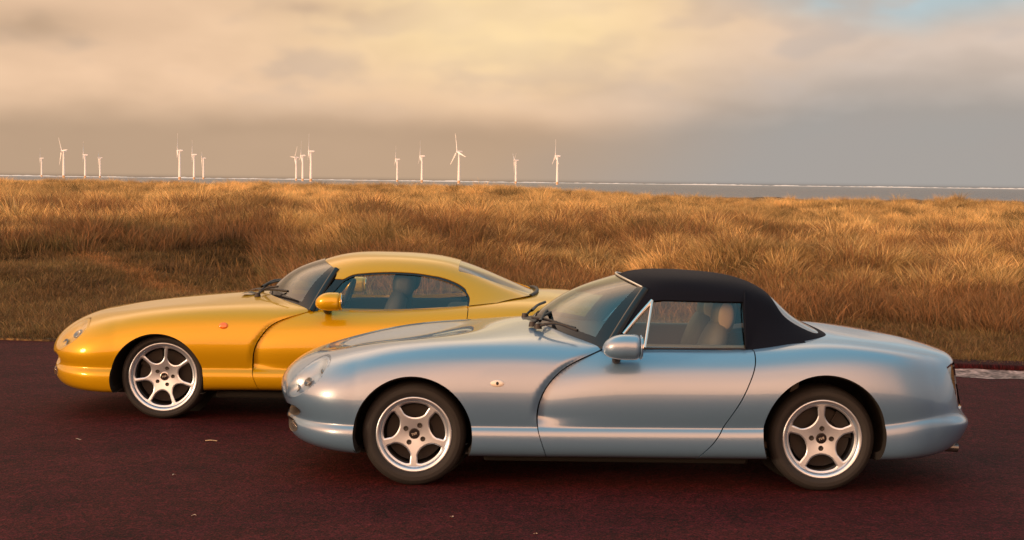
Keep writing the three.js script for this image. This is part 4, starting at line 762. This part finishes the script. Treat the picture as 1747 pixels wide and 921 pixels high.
scatter('green_tussocks', 'dark olive tussocks scattered over the dune',
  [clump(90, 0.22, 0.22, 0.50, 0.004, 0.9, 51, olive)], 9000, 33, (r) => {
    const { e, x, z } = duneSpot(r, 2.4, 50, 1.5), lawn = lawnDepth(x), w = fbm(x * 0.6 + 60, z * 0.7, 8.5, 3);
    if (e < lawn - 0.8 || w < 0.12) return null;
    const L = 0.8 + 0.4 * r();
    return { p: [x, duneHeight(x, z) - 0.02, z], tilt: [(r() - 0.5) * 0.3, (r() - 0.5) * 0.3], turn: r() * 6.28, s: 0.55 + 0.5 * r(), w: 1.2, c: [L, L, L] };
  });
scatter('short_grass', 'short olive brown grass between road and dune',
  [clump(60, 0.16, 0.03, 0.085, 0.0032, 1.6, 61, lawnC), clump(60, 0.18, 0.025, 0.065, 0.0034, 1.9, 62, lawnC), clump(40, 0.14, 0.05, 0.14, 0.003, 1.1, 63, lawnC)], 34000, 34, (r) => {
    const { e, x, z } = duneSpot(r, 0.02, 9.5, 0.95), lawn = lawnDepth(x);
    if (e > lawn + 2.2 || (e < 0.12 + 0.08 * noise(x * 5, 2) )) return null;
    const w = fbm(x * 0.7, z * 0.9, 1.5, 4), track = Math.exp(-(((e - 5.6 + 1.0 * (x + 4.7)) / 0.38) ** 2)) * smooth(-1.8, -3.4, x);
    const hollow = Math.exp(-(((x + 4.3) / 1.1) ** 2) - (((e - 8.6) / 1.7) ** 2)), L = (1.35 + 0.9 * w + 0.5 * (r() - 0.5)) * (1 - 0.45 * hollow), s = (0.7 + 0.7 * r()) * (1 + 0.9 * smooth(lawn - 1, lawn + 2, e)) * (1 - 0.3 * track);  // hollow: darker olive growth, with its shade put into the colour
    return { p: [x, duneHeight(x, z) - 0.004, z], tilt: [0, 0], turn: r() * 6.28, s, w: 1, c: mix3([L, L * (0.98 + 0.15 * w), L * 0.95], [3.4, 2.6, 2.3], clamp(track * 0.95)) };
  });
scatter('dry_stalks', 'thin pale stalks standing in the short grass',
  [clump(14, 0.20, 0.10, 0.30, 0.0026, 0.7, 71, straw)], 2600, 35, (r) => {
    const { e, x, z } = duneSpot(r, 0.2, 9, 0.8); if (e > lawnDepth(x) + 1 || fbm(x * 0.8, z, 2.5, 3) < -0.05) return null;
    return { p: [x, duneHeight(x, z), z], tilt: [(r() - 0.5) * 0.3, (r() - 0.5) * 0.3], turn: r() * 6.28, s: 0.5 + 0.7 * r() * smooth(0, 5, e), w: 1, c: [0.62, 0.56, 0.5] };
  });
// ---------------------------------------------------------------- the sea, a far sandbank and the wind farm
{
  const bump = texture(512, (x, y) => { const v = 0.5 + 0.25 * tileNoise(x, y, 64) + 0.2 * tileNoise(x, y, 31) + 0.15 * tileNoise(x, y, 9); return [v, v, v]; }); bump.repeat.set(1 / 18, 1 / 9);
  const g = new THREE.PlaneGeometry(24000, 22000, 8, 8); g.rotateX(-Math.PI / 2); g.translate(0, -4, -11085);
  const p = g.attributes.position, uv = g.attributes.uv; for (let k = 0; k < p.count; k++) uv.setXY(k, p.getX(k), p.getZ(k));
  put('sea', g, M({ color: rgb(0.20, 0.195, 0.20), roughness: 0.5, bumpMap: bump, bumpScale: 0.5 }), null, { kind: 'structure', label: 'grey blue sea beyond the dune' });
  // breaking surf and pale sand on a bank far out
  const bank = surface(700, 6, (u, v) => { const x = lerp(-4200, 4200, u), h = Math.max(0.1, 1.25 + 2.2 * fbm(x * 0.004, 2.2, 4, 4) + 1.1 * noise(x * 0.04, 8.1)); return [x, -4.2 + Math.sin(Math.PI * v) * h * 3.0, lerp(-8950, -9080, v)]; });
  put('sandbank', geo(bank), M({ color: rgb(0.80, 0.76, 0.72), roughness: 0.95 }), null, { kind: 'structure', label: 'thin pale line of surf and sandbank along the horizon' });
}
{
  const white = M({ color: rgb(0.90, 0.91, 0.93), roughness: 0.45 }), HUB = 60;
  const t = thing('wind_turbine', 'x', 'wind turbine', [0, 0, 0], 'offshore wind turbines on the horizon');
  put('tower', new THREE.CylinderGeometry(1.6, 2.7, HUB - 1.2, 24).translate(0, (HUB - 1.2) / 2, 0), white, t);
  put('foundation', new THREE.CylinderGeometry(2.7, 2.7, 7, 20).translate(0, 2.5, 0), M({ color: rgb(0.62, 0.42, 0.25), roughness: 0.8 }), t);
  const nac = new THREE.SphereGeometry(1, 24, 16), q = nac.attributes.position; for (let k = 0; k < q.count; k++) { const pw = (v, e) => Math.sign(v) * Math.pow(Math.abs(v), e); q.setXYZ(k, pw(q.getX(k), 0.5) * 5.2 + 2.0, pw(q.getY(k), 0.5) * 1.85 + HUB, pw(q.getZ(k), 0.5) * 1.7); } nac.computeVertexNormals();
  put('nacelle', nac, white, t);
  const rot = new THREE.Group(); rot.name = 'rotor'; rot.position.set(-4.4, HUB, 0); t.add(rot);
  put('hub', new THREE.SphereGeometry(1.6, 20, 14).scale(1.2, 1, 1), white, rot);
  const blade = surface(40, 16, (u, v) => { const a = v * 2 * Math.PI, c = lerp(0.95, 3.0, smooth(0, 0.2, u)) * (u < 0.2 ? 1 : lerp(1, 0.2, (u - 0.2) / 0.8)) * 0.62, th = lerp(0.9, 0.14, Math.min(1, u * 1.6)), tw = lerp(0.4, 0.0, u); const z = Math.cos(a) * c + c * 0.25, x = Math.sin(a) * th; return [x * Math.cos(tw) - z * Math.sin(tw), 1 + u * 34, x * Math.sin(tw) + z * Math.cos(tw)]; }), bg = geo(blade);
  for (let k = 0; k < 3; k++) { const m = put('blade', bg, white, rot); m.rotation.x = k * 2 * Math.PI / 3; }
  const list = [
    [73, 270, 1.30, 0.3, 'small distant white wind turbine, first of the row from the left edge'],
    [110.5, 257.5, 0.95, -0.6, 'taller white wind turbine with two raised blades, second from the left edge'],
    [147, 264.5, 1.35, 0.05, 'white wind turbine between the taller second and the small fourth, third from the left'],
    [172.5, 269.5, 1.35, 1.0, 'small white wind turbine, last of the leftmost group of four'],
    [308, 257, 1.30, 0.1, 'tallest of the three white wind turbines above the coupe bonnet'],
    [332.5, 264, 1.36, 0.0, 'middle of the three white wind turbines above the coupe bonnet'],
    [348.5, 270, 1.36, 1.02, 'smallest of the three white wind turbines above the coupe bonnet'],
    [506.5, 269, 1.1, 0.6, 'smallest of three crowded white wind turbines over the coupe windscreen'],
    [517.5, 265.5, 1.3, 0.2, 'middle of three crowded white wind turbines over the coupe windscreen'],
    [531.5, 258.5, 1.38, 0.02, 'tallest of three crowded white wind turbines over the coupe windscreen'],
    [678.5, 272, 1.38, 0.05, 'small white wind turbine standing alone over the coupe roof'],
    [720.5, 266.5, 1.38, 0.0, 'white wind turbine left beside the largest one, over the coupe roof'],
    [783.5, 259, 1.03, -0.23, 'largest white wind turbine with long slanting blades clearly seen'],
    [880.5, 273.5, 1.42, 1.05, 'small white wind turbine, second from the right end of the row'],
    [951, 266.5, 1.36, 0.0, 'white wind turbine on an orange base, rightmost of the row'],
  ];
  list.forEach(([px, hub, yaw, spin, label], k) => {
    const o = k ? dup(t, label) : t; o.userData.label = label;
    const dy = 298 + 0.01317 * px - hub, D = (HUB - 4 - 1.71) * 2754 / dy, dx = (px - 873.5) - 0.01317 * 195;
    o.position.set(dx / 2754 * D, -4, -D); o.rotation.y = Math.PI / 2 - yaw; o.getObjectByName('rotor').rotation.x = spin;
  });
}
// ---------------------------------------------------------------- litter on the road
{
  const mLeaf = M({ color: rgb(0.50, 0.44, 0.36), roughness: 0.8, side: THREE.DoubleSide }), mStraw = M({ color: rgb(0.50, 0.40, 0.26), roughness: 0.9 });
  const leaf = (s, seed) => { const r = rng(seed), g = geo(surface(8, 6, (u, v) => { const w = Math.sin(Math.PI * u) ** 0.7 * 0.42; return [(u - 0.5) * s, s * (0.10 + 0.22 * Math.abs(v - 0.5) + 0.1 * Math.sin(u * 5 + seed)), (v - 0.5) * w * s]; })); g.rotateY(r() * 6); return g; };
  const spots = [[-0.29, -8.11, 0.036, 'pale dry leaf lying on the red road in front of the convertible front wheel'], [0.13, -7.75, 0.024, 'tiny pale leaf on the red road at the bottom of the view'], [-1.92, -9.17, 0.03, 'pale leaf on the road ahead of the convertible, closest to the coupe shadow'], [-1.59, -8.07, 0.026, 'small brown leaf on the open road below the coupe front wheel'], [-2.79, -10.37, 0.035, 'dark curled leaf on the road beside the left edge, before the coupe nose']];
  spots.forEach(([x, z, s, label], k) => { put('leaf', leaf(s, k + 3), mLeaf, null, { label, category: 'leaf', group: 'fallen leaves on the road' }).position.set(x, 0.003, z); });
  put('straw', tube([[-0.035, 0.005, 0], [0, 0.009, 0.003], [0.04, 0.004, -0.003]], 0.0028, 10, 6), mStraw, null, { label: 'short pale straw lying on the road between the two cars', category: 'straw' }).position.set(-1.94, 0, -10.4);
}
renderer.render(scene, camera);
